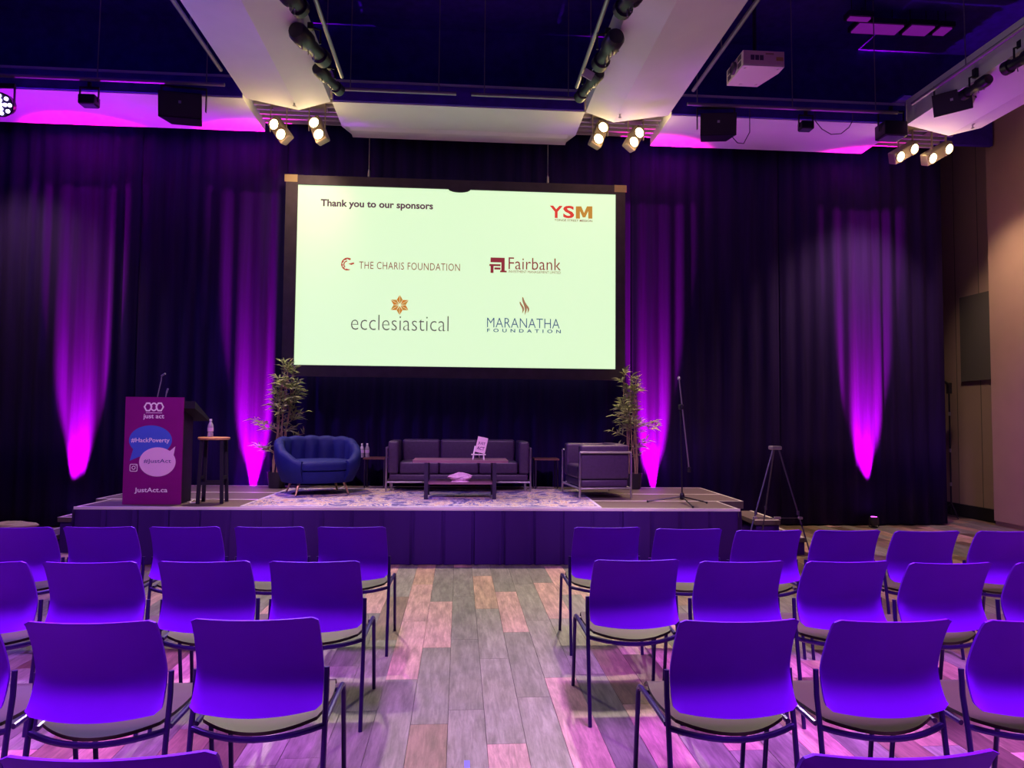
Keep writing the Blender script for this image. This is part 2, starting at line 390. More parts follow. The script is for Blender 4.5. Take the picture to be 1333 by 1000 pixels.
# rug
def rug_mat():
    m = bpy.data.materials.new('rug_pattern'); m.use_nodes = True; nt = m.node_tree; b = nt.nodes['Principled BSDF']
    tc = nt.nodes.new('ShaderNodeTexCoord'); mp = nt.nodes.new('ShaderNodeMapping'); mp.inputs['Scale'].default_value = (1.0, 0.75, 1)
    n = nt.nodes.new('ShaderNodeTexNoise'); n.inputs['Scale'].default_value = 3.0; n.inputs['Detail'].default_value = 5; n.inputs['Distortion'].default_value = 1.6; n.inputs['Roughness'].default_value = 0.62
    r = nt.nodes.new('ShaderNodeValToRGB'); r.color_ramp.interpolation = 'CONSTANT'; e = r.color_ramp.elements
    cols = [(0.0, (0.09, 0.07, 0.22)), (0.43, (0.30, 0.24, 0.48)), (0.465, (0.50, 0.43, 0.46)), (0.495, (0.42, 0.24, 0.20)), (0.52, (0.60, 0.53, 0.48)), (0.55, (0.14, 0.11, 0.32)), (0.61, (0.56, 0.42, 0.30)), (0.68, (0.25, 0.2, 0.45))]
    e[0].position, e[0].color = 0, (*cols[0][1], 1); e[1].position, e[1].color = cols[1][0], (*cols[1][1], 1)
    for p, c in cols[2:]: x = e.new(p); x.color = (*c, 1)
    nt.links.new(tc.outputs['Object'], mp.inputs[0]); nt.links.new(mp.outputs[0], n.inputs['Vector']); nt.links.new(n.outputs[0], r.inputs[0]); nt.links.new(r.outputs[0], b.inputs['Base Color'])
    b.inputs['Roughness'].default_value = 0.9
    return m
rg = empty('rug', SM @ Vector((0.09, 1.01, STG+0.0005)), SA, 'patterned peach, lilac and blue rug spread on the stage', 'rug')
MB().box(-1.90, 1.90, -0.955, 0.955, 0, 0.009).build('pile', rug_mat(), rg)
bb = MB()
for q in ((-1.93, 1.93, -0.985, -0.955), (-1.93, 1.93, 0.955, 0.985), (-1.93, -1.90, -0.955, 0.955), (1.90, 1.93, -0.955, 0.955)): bb.box(*q, 0, 0.009)
bb.build('border', mat('rug_border', (0.50, 0.44, 0.62), 0.9), rg)
ZR = STG+0.0095

# ================================================================== projection screen
YP = 10.16
scr = empty('projection_screen', ((py(372, 231, YP).x+py(814, 495, YP).x)/2, YP, 2.125), 0, 'large hanging projection screen showing a sponsor thank-you slide', 'screen')
ox, oz = scr.location.x, 2.125
def sp(x, y): p = py(x, y, YP); return (p.x-ox, p.z-oz)
x0, x1 = -2.425, 2.425; zt = 2.845
ix0, ix1 = sp(385.5, 360)[0], sp(801, 360)[0]; iz1 = sp(592, 247)[1]; iz0 = sp(592, 478)[1]
FRM = mat('screen_frame_velvet', (0.055, 0.038, 0.06), 0.7, var=0.2)
for q in ((x0, x1, iz1, zt), (x0, x1, 0, iz0), (x0, ix0, iz0, iz1), (ix1, x1, iz0, iz1)):
    MB().box(q[0], q[1], -0.035, 0.02, q[2], q[3]).build('frame_bar', FRM, scr)
CAPM = mat('screen_corner_tape', (0.42, 0.30, 0.16), 0.6)
for xx in (x0+0.07, x1-0.07):
    MB().box(xx-0.09, xx+0.09, -0.037, -0.034, zt-0.10, zt+0.004).build('corner_tape', CAPM, scr)
SLIDE = mat('slide_light', (0.35, 0.35, 0.33), 0.8, emit=(0.72, 0.97, 0.60), es=0.98)
MB().box(ix0, ix1, -0.004, 0.006, iz0, iz1).build('slide', SLIDE, scr)
b = MB(); c_ = sp(598, 247)
b.prism([(c_[0]+0.16*math.cos(PI+PI*k/12), c_[1]+0.004+0.05*math.sin(PI+PI*k/12)) for k in range(13)], lambda x, z: (x, -0.036, z), (0, 0.03, 0)).build('sagging_fold', FRM, scr)
for xx in (480, 713):
    q = sp(xx, 236); MB().tube([(q[0], 0, zt), (q[0], 0, 5.60-oz+0.05)], 0.004, 5).build('hanging_wire', CHROME, scr)
    MB().lathe([(0.003, 0), (0.018, 0.02), (0.014, 0.10), (0.004, 0.13)], 8, Matrix.Translation((q[0], 0, zt))).build('turnbuckle', CHROME, scr)
def ink(name, c): return mat('slide_'+name, (0.02, 0.02, 0.02), 0.8, emit=c, es=1.0)
PUR, RED, GOLD, MAR = ink('purple', (0.11, 0.03, 0.07)), ink('red', (0.72, 0.045, 0.035)), ink('gold', (0.55, 0.24, 0.035)), ink('maroon', (0.27, 0.025, 0.04))
GRY, NAV, ORG, TAN = ink('grey', (0.13, 0.10, 0.11)), ink('navy', (0.06, 0.09, 0.22)), ink('orange', (0.62, 0.20, 0.02)), ink('tan', (0.36, 0.17, 0.09))
YT = -0.0055
def stxt(body, xa, xb, ya, yb, m, bold=0.0, spacing=1.0):
    xm = (xa+xb)/2; a, b_ = sp(xa, (ya+yb)/2)[0], sp(xb, (ya+yb)/2)[0]
    return text_on('slide_lettering', body, a, b_, sp(xm, yb)[1], sp(xm, ya)[1], YT, m, scr, bold, spacing)
stxt('Thank you to our sponsors', 417.5, 563.8, 261.5, 273.5, PUR, 0.030)
stxt('Y', 715.5, 732.5, 268, 284, RED, 0.03); stxt('S', 733, 747.5, 268, 284.3, RED, 0.03); 
b = MB(); mq = lambda x, y: sp(749.5+21.5*x, 284.8-16*y)
for poly in ([(0, 0), (0.25, 0), (0.25, 0.62), (0.42, 0.1), (0.58, 0.1), (0.75, 0.62), (0.75, 0), (1, 0), (1, 1), (0.67, 1), (0.5, 0.46), (0.33, 1), (0, 1)],):
    poly_on(b, [mq(*p_) for p_ in poly], YT, 0.001)
b.build('slide_lettering', GOLD, scr)
stxt('YONGE STREET MISSION', 721.5, 771, 285.8, 288.6, MAR, 0.01)
stxt('THE CHARIS FOUNDATION', 467.5, 598.7, 342, 351.5, MAR, -0.004, 1.08)
stxt('Fairbank', 662, 730, 336, 351.5, MAR, -0.004, 1.02)
stxt('INVESTMENT MANAGEMENT LIMITED', 662, 730, 352.8, 355.9, MAR, 0.0)
stxt('ecclesiastical', 457, 584, 410.5, 430.5, GRY, -0.014, 1.0)
stxt('MARANATHA', 634, 728.5, 414.5, 427, NAV, -0.008, 1.03)
stxt('FOUNDATION', 634, 730, 428.6, 433.2, NAV, 0.02, 1.9)
pxm = abs(sp(600, 400)[0]-sp(601, 400)[0])
# swirl mark: curved feathers round a ring
b = MB(); cx, cz = sp(452.3, 344.5)
for k in range(6):
    a0 = math.radians(60+k*38); rr = (9.0-0.25*k)*pxm
    o = [(cx+rr*math.cos(a0+t*0.95/6)*(1-0.02*t), cz+rr*math.sin(a0+t*0.95/6)) for t in range(7)]
    i_ = [(cx+rr*(0.70+0.012*t*t*0.6)*math.cos(a0+t*0.95/6), cz+rr*(0.70+0.012*t*t*0.6)*math.sin(a0+t*0.95/6)) for t in range(6, -1, -1)]
    poly_on(b, o+i_, YT, 0.001)
for k in range(3):
    a0 = math.radians(95+k*42); rr = 5.2*pxm
    o = [(cx+rr*math.cos(a0+t*0.15), cz+rr*math.sin(a0+t*0.15)) for t in range(7)]
    i_ = [(cx+rr*0.72*math.cos(a0+t*0.15), cz+rr*0.72*math.sin(a0+t*0.15)) for t in range(6, -1, -1)]
    poly_on(b, o+i_, YT, 0.001)
poly_on(b, [(cx+1*pxm, cz+1*pxm), (cx+8*pxm, cz+3*pxm), (cx+9*pxm, cz+1.2*pxm), (cx+5*pxm, cz-0.5*pxm)], YT, 0.001)
b.build('swirl_mark', ink('swirl', (0.5, 0.07, 0.05)), scr)
# block mark: a stylised F built from bars
b = MB()
def bar(xa, ya, xb, yb):
    p, q = sp(xa, yb), sp(xb, ya); poly_on(b, [(p[0], p[1]), (q[0], p[1]), (q[0], q[1]), (p[0], q[1])], YT, 0.001)
bar(638.5, 335.8, 657, 341.5); bar(652.5, 341.5, 657, 354.5); bar(637, 344.2, 651.5, 346.4); bar(638.5, 346.4, 642.5, 355.4); bar(643.5, 348.5, 651.5, 351.0); bar(651, 352.6, 659.5, 354.6)
b.build('block_mark', MAR, scr)
# six pointed star of folded rhombs
cx, cz = sp(520.3, 397.2)
for k in range(6):
    a = math.radians(90+60*k); R_ = 13.0*pxm
    for sgn, m in ((1, ORG), (-1, GOLD)):
        b = MB(); w_ = math.radians(30)*sgn
        poly_on(b, [(cx+0.10*R_*math.cos(a+w_*0.2), cz+0.10*R_*math.sin(a+w_*0.2)), (cx+0.60*R_*math.cos(a+w_*0.97), cz+0.60*R_*math.sin(a+w_*0.97)), (cx+R_*math.cos(a+0.02*sgn), cz+R_*math.sin(a+0.02*sgn))], YT, 0.001)
        b.build('star_facet', m, scr)
# flame mark of three licks
for dx, h0, h1, w_ in ((-3.2, 408, 393, 2.2), (0.2, 410, 387, 2.6), (3.6, 407.5, 394.5, 2.0)):
    pts_l, pts_r = [], []
    for t in range(9):
        f = t/8; yy = h0+(h1-h0)*f; xx = 682.5+dx+2.6*math.sin(f*4.4+0.3)*(0.6+0.3*f); ww = w_*math.sin(PI*(0.12+0.88*(1-f)))*0.6+0.12
        pts_l.append(sp(xx-ww, yy)); pts_r.append(sp(xx+ww, yy))
    b = MB(); poly_on(b, pts_r+pts_l[::-1], YT, 0.001); b.build('flame_lick', TAN, scr)

# ================================================================== lectern
YL = 8.03
lec = empty('lectern', (-3.305, YL, STG), 0.0, 'magenta lectern with hashtag speech bubbles printed on its front', 'lectern')
def lp(x, y): p = py(x, y, YL-0.002); return (p.x+3.305, p.z-STG)
LW = 0.305; LH = lp(200, 517)[1]
SIGN = mat('lectern_sign_magenta', (0.24, 0.006, 0.21), 0.7, var=0.04, spec=0.15)
LBODY = mat('lectern_body_black', (0.014, 0.010, 0.026), 0.6, spec=0.25)
MB().box(-LW, LW, 0, 0.022, 0.0, LH).build('front_sign', SIGN, lec)
MB().box(-LW+0.03, LW-0.03, 0.022, 0.38, 0.0, LH-0.12).build('body', LBODY, lec)
b = MB(); b.prism([(0.03, LH-0.04), (0.50, LH-0.23), (0.50, LH-0.26), (0.03, LH-0.12)], lambda y, z: (-LW+0.01, y, z), (2*LW+0.10, 0, 0)); b.build('reading_desk', LBODY, lec)
MIC = mat('microphone_grey', (0.25, 0.24, 0.32), 0.4, 0.4)
for p in ([(-0.02, 0.09, LH-0.06), (0.0, 0.09, LH+0.06), (0.025, 0.09, LH+0.19), (0.035, 0.07, LH+0.235), (0.085, 0.04, LH+0.26)], [(0.07, 0.09, LH-0.06), (0.085, 0.09, LH+0.05), (0.10, 0.09, LH+0.10)]):
    g = MB().tube(p, 0.006, 6).build('gooseneck_microphone', MIC, lec)
    MB().tube([p[-2], p[-1]], 0.010, 8).build('capsule', MIC, g)
WHT, PNK, BLU, DNV = mat('print_white', (0.95, 0.85, 0.95), 0.6), mat('print_pink', (0.92, 0.58, 0.90), 0.6), mat('print_blue', (0.06, 0.13, 0.70), 0.6), mat('print_navy', (0.05, 0.03, 0.25), 0.6)
lpx = abs(lp(200, 600)[0]-lp(201, 600)[0])
def bubble(name, cx_, cy_, rx, ry, tail, m, Y):
    c = lp(cx_, cy_); pts = [(c[0]+rx*lpx*math.cos(2*PI*k/48), c[1]+ry*lpx*math.sin(2*PI*k/48)) for k in range(48)]
    b = MB(); poly_on(b, pts, Y, 0.0006); t = [lp(*q) for q in tail]; poly_on(b, t, Y+0.0008, 0.0004)
    return b.build(name, m, lec)
bubble('speech_bubble', 195.9, 573.2, 28, 20, [(168.7, 600), (190, 591), (174, 582)], BLU, -0.0015)
bubble('speech_bubble', 204.9, 601.5, 23.8, 19.6, [(228.2, 581.3), (220, 588), (225, 598)], PNK, -0.0030)
def ltxt(body, xa, xb, ya, yb, m, Y, bold=0.0):
    a, c = lp(xa, yb), lp(xb, ya); return text_on('printed_lettering', body, a[0], c[0], a[1], c[1], Y, m, lec, bold)
ltxt('just act', 186.3, 213.8, 539.3, 546.5, WHT, -0.001, 0.018)
ltxt('#HackPoverty', 170.7, 221, 570.3, 577.6, WHT, -0.0045, 0.012)
ltxt('#JustAct', 187, 222.8, 597.8, 604, DNV, -0.0055, 0.0)
ltxt('JustAct.ca', 174.7, 218, 635, 642.8, WHT, -0.001, 0.018)
b = MB()
def ring2(b, outer, inner, Y):
    n = len(outer); A = [(x, Y, z) for x, z in outer]+[(x, Y, z) for x, z in inner]
    b.add(A, [(k, (k+1) % n, n+(k+1) % n, n+k) for k in range(n)])
for dx, w_ in ((-7.6, 1), (0, 0), (7.6, 1)):
    c = lp(200.3+dx, 529.8); hx, hz = 5.8*lpx, 6.0*lpx
    sh = [(-1.0, 0), (-0.45, 1), (0.45, 1), (1.0, 0), (0.45, -1), (-0.45, -1)]
    if w_ == 0: sh = [(math.cos(2*PI*k/16)*0.8, math.sin(2*PI*k/16)) for k in range(16)]
    o = [(c[0]+hx*x, c[1]+hz*z) for x, z in sh]; i_ = [(c[0]+hx*x*0.62, c[1]+hz*z*0.66) for x, z in sh]
    ring2(b, o, i_, -0.001-0.0003*dx/7.6)
p, q = lp(190, 537.8), lp(211, 537.3); poly_on(b, [(p[0], p[1]), (q[0], p[1]), (q[0], q[1]), (p[0], q[1])], -0.001, 0.0005)
b.build('linked_rings_logo', WHT, lec)
b = MB(); c = lp(173.8, 609); rs = lambda h, r_: [(c[0]+sx*(h-r_)+r_*math.cos(a), c[1]+sz*(h-r_)+r_*math.sin(a)) for sx, sz, a0 in ((1, 1, 0), (-1, 1, PI/2), (-1, -1, PI), (1, -1, 3*PI/2)) for a in (a0, a0+PI/4, a0+PI/2)]
ring2(b, rs(5.1*lpx, 1.6*lpx), rs(4.2*lpx, 1.1*lpx), -0.001)
ring2(b, [(c[0]+2.6*lpx*math.cos(2*PI*k/16), c[1]+2.6*lpx*math.sin(2*PI*k/16)) for k in range(16)], [(c[0]+1.7*lpx*math.cos(2*PI*k/16), c[1]+1.7*lpx*math.sin(2*PI*k/16)) for k in range(16)], -0.001)
poly_on(b, [(c[0]+(2.9+0.6*math.cos(2*PI*k/8))*lpx, c[1]+(2.9+0.6*math.sin(2*PI*k/8))*lpx) for k in range(8)], -0.001, 0.0005)
b.build('camera_icon', WHT, lec)
cb = MB().tube([(-2.985, 8.20, STG+0.006), (-2.95, 8.16, STG+0.008), (-2.93, 8.22, STG+0.03), (-2.90, 8.28, STG+0.008), (-2.86, 8.16, STG+0.006), (-2.93, 8.12, STG+0.006)], 0.006, 6).build('cable', mat('cable_white', (0.7, 0.65, 0.75), 0.5))
tag(cb, 'pale cable loop lying on the stage beside the lectern', 'cable')

# ================================================================== seating on the stage
LEATHER = mat('black_leather', (0.050, 0.024, 0.078), 0.42, var=0.2, scale=30, bump=0.1)
def cube_sofa(name, loc, rz, n, W, D, Hh, label, cat):
    e = empty(name, loc, rz, label, cat)        # faces local -y
    t = 0.15; zb = 0.13
    MB().rbox(-W/2+0.03, W/2-0.03, -D/2+0.03, D/2-0.03, zb, zb+0.09, 0.02).build('base', LEATHER, e, True)
    sw = (W-2*t-0.02)/n
    for k in range(n):
        a = -W/2+t+0.01+sw*k
        MB().rbox(a+0.003, a+sw-0.003, -D/2+0.015, D/2-t-0.01, zb+0.095, 0.385, 0.03, 4).build('seat_cushion', LEATHER, e, True)
        MB().rbox(a+0.003, a+sw-0.003, D/2-t-0.01, D/2-0.015, zb+0.095, Hh, 0.035, 4).build('back_cushion', LEATHER, e, True)
    for s_ in (-1, 1):
        xa, xb = sorted((s_*(W/2-0.015), s_*(W/2-t)))
        MB().rbox(xa, xb, -D/2+0.015, D/2-0.015, zb+0.095, Hh-0.01, 0.03, 4).build('arm_cushion', LEATHER, e, True)
        f = MB(); xx = s_*(W/2+0.003)
        f.tube([(xx, -D/2, 0.0), (xx, -D/2, Hh-0.10), ], 0.014, 8); f.tube([(xx, D/2, 0.0), (xx, D/2, Hh-0.10)], 0.014, 8)
        f.tube([(xx, -D/2, Hh-0.10), (xx, D/2, Hh-0.10)], 0.014, 8); f.tube([(xx, -D/2, 0.12), (xx, D/2, 0.12)], 0.012, 8)
        f.build('side_frame', CHROME, e, True)
    f = MB(); f.tube([(-W/2, -D/2, 0.12), (W/2, -D/2, 0.12)], 0.012, 8); f.tube([(-W/2, D/2, 0.12), (W/2, D/2, 0.12)], 0.012, 8)
    f.build('rail', mat('brushed_rail', (0.42, 0.38, 0.43), 0.55, 0.7), e, True)
    for xx in ((-W/2+0.06, W/2-0.06) if n > 1 else ()):
        MB().tube([(xx, -D/2+0.1, 0), (xx, -D/2+0.1, 0.13)], 0.014, 8).build('foot', CHROME, e, True)
    return e
cube_sofa('leather_sofa', (0.0, 9.66, ZR), math.radians(0.4), 3, 1.86, 0.66, 0.66, 'three-seat black leather sofa with chrome frame behind the coffee table', 'sofa')
cube_sofa('leather_armchair', (1.72, 8.96, ZR), math.radians(-84), 1, 0.84, 0.64, 0.65, 'black leather cube armchair with chrome frame, turned sideways', 'armchair')

VELVET = mat('blue_velvet', (0.006, 0.010, 0.12), 0.7, var=0.12, scale=12, spec=0.25)
GOLDM = mat('brass_leg', (0.80, 0.55, 0.30), 0.3, 0.9)
tub = empty('tub_armchair', (-1.76, 9.12, ZR), math.radians(24), 'blue velvet tub armchair with channelled back and brass legs', 'armchair')
A_, B_ = 0.52, 0.45
def sup(phi, sa, sb, p=2.5):
    c, s_ = math.sin(phi), math.cos(phi)
    k = (abs(c)**p+abs(s_)**p)**(-1/p); return Vector((c*k*sa, s_*k*sb, 0))
def tub_section(phi, shell=True):
    """closed cross-section of the back shell at angle phi from the back (+y)"""
    q = abs(phi)/math.radians(148)
    top = 0.715-0.035*q-0.28*max(0, q-0.40)**1.4*1.9
    th_ = 0.135-0.035*q
    sc = 0.5*(1-abs(math.cos(phi*7.2)))
    out = []
    zb = 0.155
    for f in (0.0, 0.25, 0.55, 0.85):
        z = zb+(top-0.06-zb)*f; g = 0.80+0.20*math.sin(min(1, f*1.15+0.05)*PI/2)
        v = sup(phi, A_*g, B_*g); v.z = z; out.append(v)
    ov = sup(phi, A_, B_); iv = sup(phi, A_-th_, B_-th_)
    for k in range(7):
        a = PI*k/6; m_ = (ov+iv)/2+(ov-iv)/2*math.cos(a); m_.z = top-0.06+(0.06-0.035*sc)*math.sin(a); out.append(m_)
    for z in (top-0.16, 0.36, zb+0.06):
        v = sup(phi, A_-th_-0.045*(0.6-2*sc)*0.8, B_-th_-0.045*(0.6-2*sc)*0.8); v.z = max(zb+0.05, z); out.append(v)
    return out
b = MB(); NP = 196; P0 = math.radians(148)
b.loft([tub_section(-P0+2*P0*k/NP) for k in range(NP+1)], True, True)
b.build('channel_back', VELVET, tub, True)
b = MB(); rings = []
for z, g in ((0.15, 0.76), (0.17, 0.80), (0.24, 0.84), (0.29, 0.86), (0.295, 0.80)):
    rings.append([Vector((sup(2*PI*k/48, A_*g, B_*g).x, sup(2*PI*k/48, A_*g, B_*g).y-0.02, z)) for k in range(48)])
b.loft(rings[::-1], True, True).build('seat_base', VELVET, tub, True)
b = MB(); rings = []
for z, g in ((0.297, 0.68), (0.31, 0.74), (0.35, 0.765), (0.39, 0.755), (0.415, 0.70), (0.425, 0.55), (0.428, 0.2)):
    rings.append([Vector((sup(2*PI*k/48, A_*g, B_*g, 2.8).x, sup(2*PI*k/48, A_*g, B_*g, 2.8).y-0.075, z)) for k in range(48)])
b.loft(rings[::-1], True, True).build('seat_cushion', VELVET, tub, True)
for sx in (-1, 1):
    for sy in (-1, 1):
        MB().tube([(sx*0.27, sy*0.22-0.01, 0.16), (sx*0.32, sy*0.27-0.01, 0.006)], [0.020, 0.010], 10).build('leg', GOLDM, tub, True)

# coffee table with a card on an easel and crumpled napkins on its shelf
ct = empty('coffee_table', (0.02, 8.70, ZR), 0, 'dark two-tier coffee table in front of the leather sofa', 'table')
TOPM = mat('table_top_dark_glass', (0.26, 0.12, 0.19), 0.35, var=0.1)
TLEG = mat('table_leg_dark', (0.030, 0.018, 0.06), 0.4)
MB().box(-0.56, 0.56, -0.255, 0.255, 0.425, 0.455).build('table_top', TOPM, ct)
MB().box(-0.38, 0.38, -0.22, 0.22, 0.17, 0.195).build('lower_shelf', TOPM, ct)
for sx in (-1, 1):
    for sy in (-1, 1): MB().box(sx*0.40-0.022, sx*0.40+0.022, sy*0.235-0.022, sy*0.235+0.022, 0, 0.425).build('leg', TLEG, ct)
CARD = mat('card_pink', (0.80, 0.55, 0.68), 0.7)
ez = empty('table_easel', (0.235, 8.60, ZR+0.4555), math.radians(-6), 'tiny white easel on the coffee table holding the card', 'easel')
EW = mat('easel_white', (0.85, 0.75, 0.8), 0.5)
MB().box(-0.085, 0.085, -0.030, 0.0, 0.055, 0.068).build('ledge', EW, ez)
for sx in (-1, 1):
    MB().tube([(sx*0.065, -0.03, 0.0), (sx*0.06, -0.012, 0.06), (sx*0.045, 0.035, 0.16)], 0.009, 6).build('leg', EW, ez)
MB().tube([(0, 0.11, 0.0), (0, 0.035, 0.15)], 0.006, 6).build('back_leg', EW, ez)
card = empty('printed_card', (0.245, 8.580, ZR+0.4555+0.070), math.radians(-6), 'pink card reading JUST ACT propped on the coffee table', 'card')
CMx = Matrix.Rotation(math.radians(-14), 4, 'X') @ Matrix.Rotation(math.radians(11), 4, 'Y')
MB().box(-0.062, 0.062, -0.006, 0.0, 0.014, 0.205, CMx).build('card_sheet', CARD, card)
CINK = mat('card_ink', (0.14, 0.03, 0.16), 0.7)
for body, za, zb_ in (('JUST', 0.105, 0.145), ('ACT', 0.045, 0.088)):
    V, Fs = text_mesh(body, 0.02); b = MB(); b.add([CMx @ Vector((-0.045+0.09*u, -0.0068, za+(zb_-za)*v)) for u, v in V], Fs); b.build('printed_lettering', CINK, card)
def crumple(name, loc, sx, sy, sz, m, seed, label):
    r = random.Random(seed); b = MB()
    n, k = 14, 7
    rings = []
    for j in range(k):
        f = j/(k-1); rad = math.sin(PI*(0.08+0.84*f)) if j else 0.75
        if j == 0: rad = 0.8
        rings.append([Vector((sx*rad*math.cos(2*PI*i/n)*r.uniform(0.78, 1.1), sy*rad*math.sin(2*PI*i/n)*r.uniform(0.78, 1.1), sz*f if j == 0 else sz*(f+r.uniform(-0.07, 0.07)))) for i in range(n)])
    for p in rings[0]: p.z = 0
    b.loft(rings, True, True); o = b.build(name, m); o.location = loc
    return o
NAPK = mat('napkin_pink', (0.85, 0.55, 0.80), 0.8, var=0.15, scale=30)
tag(crumple('crumpled_napkin', (0.02, 8.58, ZR+0.1955), 0.15, 0.10, 0.105, NAPK, 4, 'crumpled pink napkins on the coffee table shelf'), 'crumpled pink paper napkin on the coffee table shelf', 'napkin')

def side_table(loc, h, hw, label):
    e = empty('side_table', loc, 0, label, 'side table', 'small dark side tables')
    MB().box(-hw, hw, -0.16, 0.16, h-0.022, h).build('table_top', mat('side_table_top', (0.16, 0.07, 0.06), 0.3), e)
    for sx in (-1, 1):
        for sy in (-1, 1): MB().tube([(sx*(hw-0.02), sy*0.14, 0), (sx*(hw-0.02), sy*0.14, h-0.022)], 0.009, 6).build('leg', TLEG, e)
    return e
side_table((-1.135, 9.93, STG+0.0005), 0.415, 0.15, 'small dark side table with bottles between tub armchair and sofa')
side_table((1.20, 9.90, STG+0.0005), 0.415, 0.17, 'small dark side table between sofa and leather armchair')
PLAST = mat('bottle_plastic', (0.75, 0.72, 0.85), 0.12, trans=0.55, spec=0.6)
LABELM = mat('bottle_label', (0.62, 0.45, 0.75), 0.6)
CAPW = mat('bottle_cap_white', (0.85, 0.8, 0.88), 0.5)
def bottle(loc, h, label, group='plastic water bottles'):
    e = empty('water_bottle', loc, 0, label, 'bottle', group); s_ = h/0.2
    MB().lathe([(r*s_, z*s_) for r, z in ((0.026, 0), (0.031, 0.006), (0.031, 0.04), (0.028, 0.05), (0.031, 0.06), (0.031, 0.115), (0.028, 0.135), (0.014, 0.165), (0.012, 0.172), (0.012, 0.18))], 18).build('bottle_body', PLAST, e, True)
    MB().lathe([(0.0318*s_, 0.065*s_), (0.0318*s_, 0.105*s_)], 18).build('paper_label', LABELM, e, True)
    MB().lathe([(0.0135*s_, 0.178*s_), (0.0135*s_, 0.197*s_), (0.010*s_, 0.2*s_)], 14).build('cap', CAPW, e, True)
    return e
zt_ = STG+0.4160
for pxx, yy, lab in ((471, 9.84, 'water bottle on the side table, closer to the tub armchair'), (478, 9.88, 'water bottle on the side table, closer to the sofa')):
    p = py(pxx, 590, yy); bottle((p.x, yy, zt_), 0.19, lab)
# tall stool with bottle
sx0 = (pz(262, 656, STG)+pz(296, 653, STG))/2
st = empty('tall_stool', (py(278, 600, 8.2).x, 8.2, STG+0.0005), math.radians(4), 'tall dark stool with a wooden top beside the lectern', 'stool')
MB().lathe([(0.155, 0.0), (0.168, 0.008), (0.168, 0.024), (0.160, 0.030)], 28, Matrix.Translation((0, 0, 0.695))).build('seat', mat('stool_wood', (0.55, 0.26, 0.13), 0.4, var=0.2, scale=10), st, True)
for sx in (-1, 1):
    for sy in (-1, 1): MB().prism([(-0.017, -0.017), (0.017, -0.017), (0.017, 0.017), (-0.017, 0.017)], lambda x, y: (x+sx*0.125, y+sy*0.11, 0.0), (-sx*0.02, -sy*0.02, 0.694)).build('leg', LBODY, st)
for sy in (-1, 1): MB().box(-0.118, 0.118, sy*0.104-0.009, sy*0.104+0.009, 0.20, 0.235).build('footrest', LBODY, st)
for sx in (-1, 1): MB().box(sx*0.119-0.009, sx*0.119+0.009, -0.104, 0.104, 0.26, 0.295).build('footrest', LBODY, st)
bottle((py(274, 560, 8.2).x, 8.2, STG+0.7258), 0.20, 'water bottle standing on the tall stool')

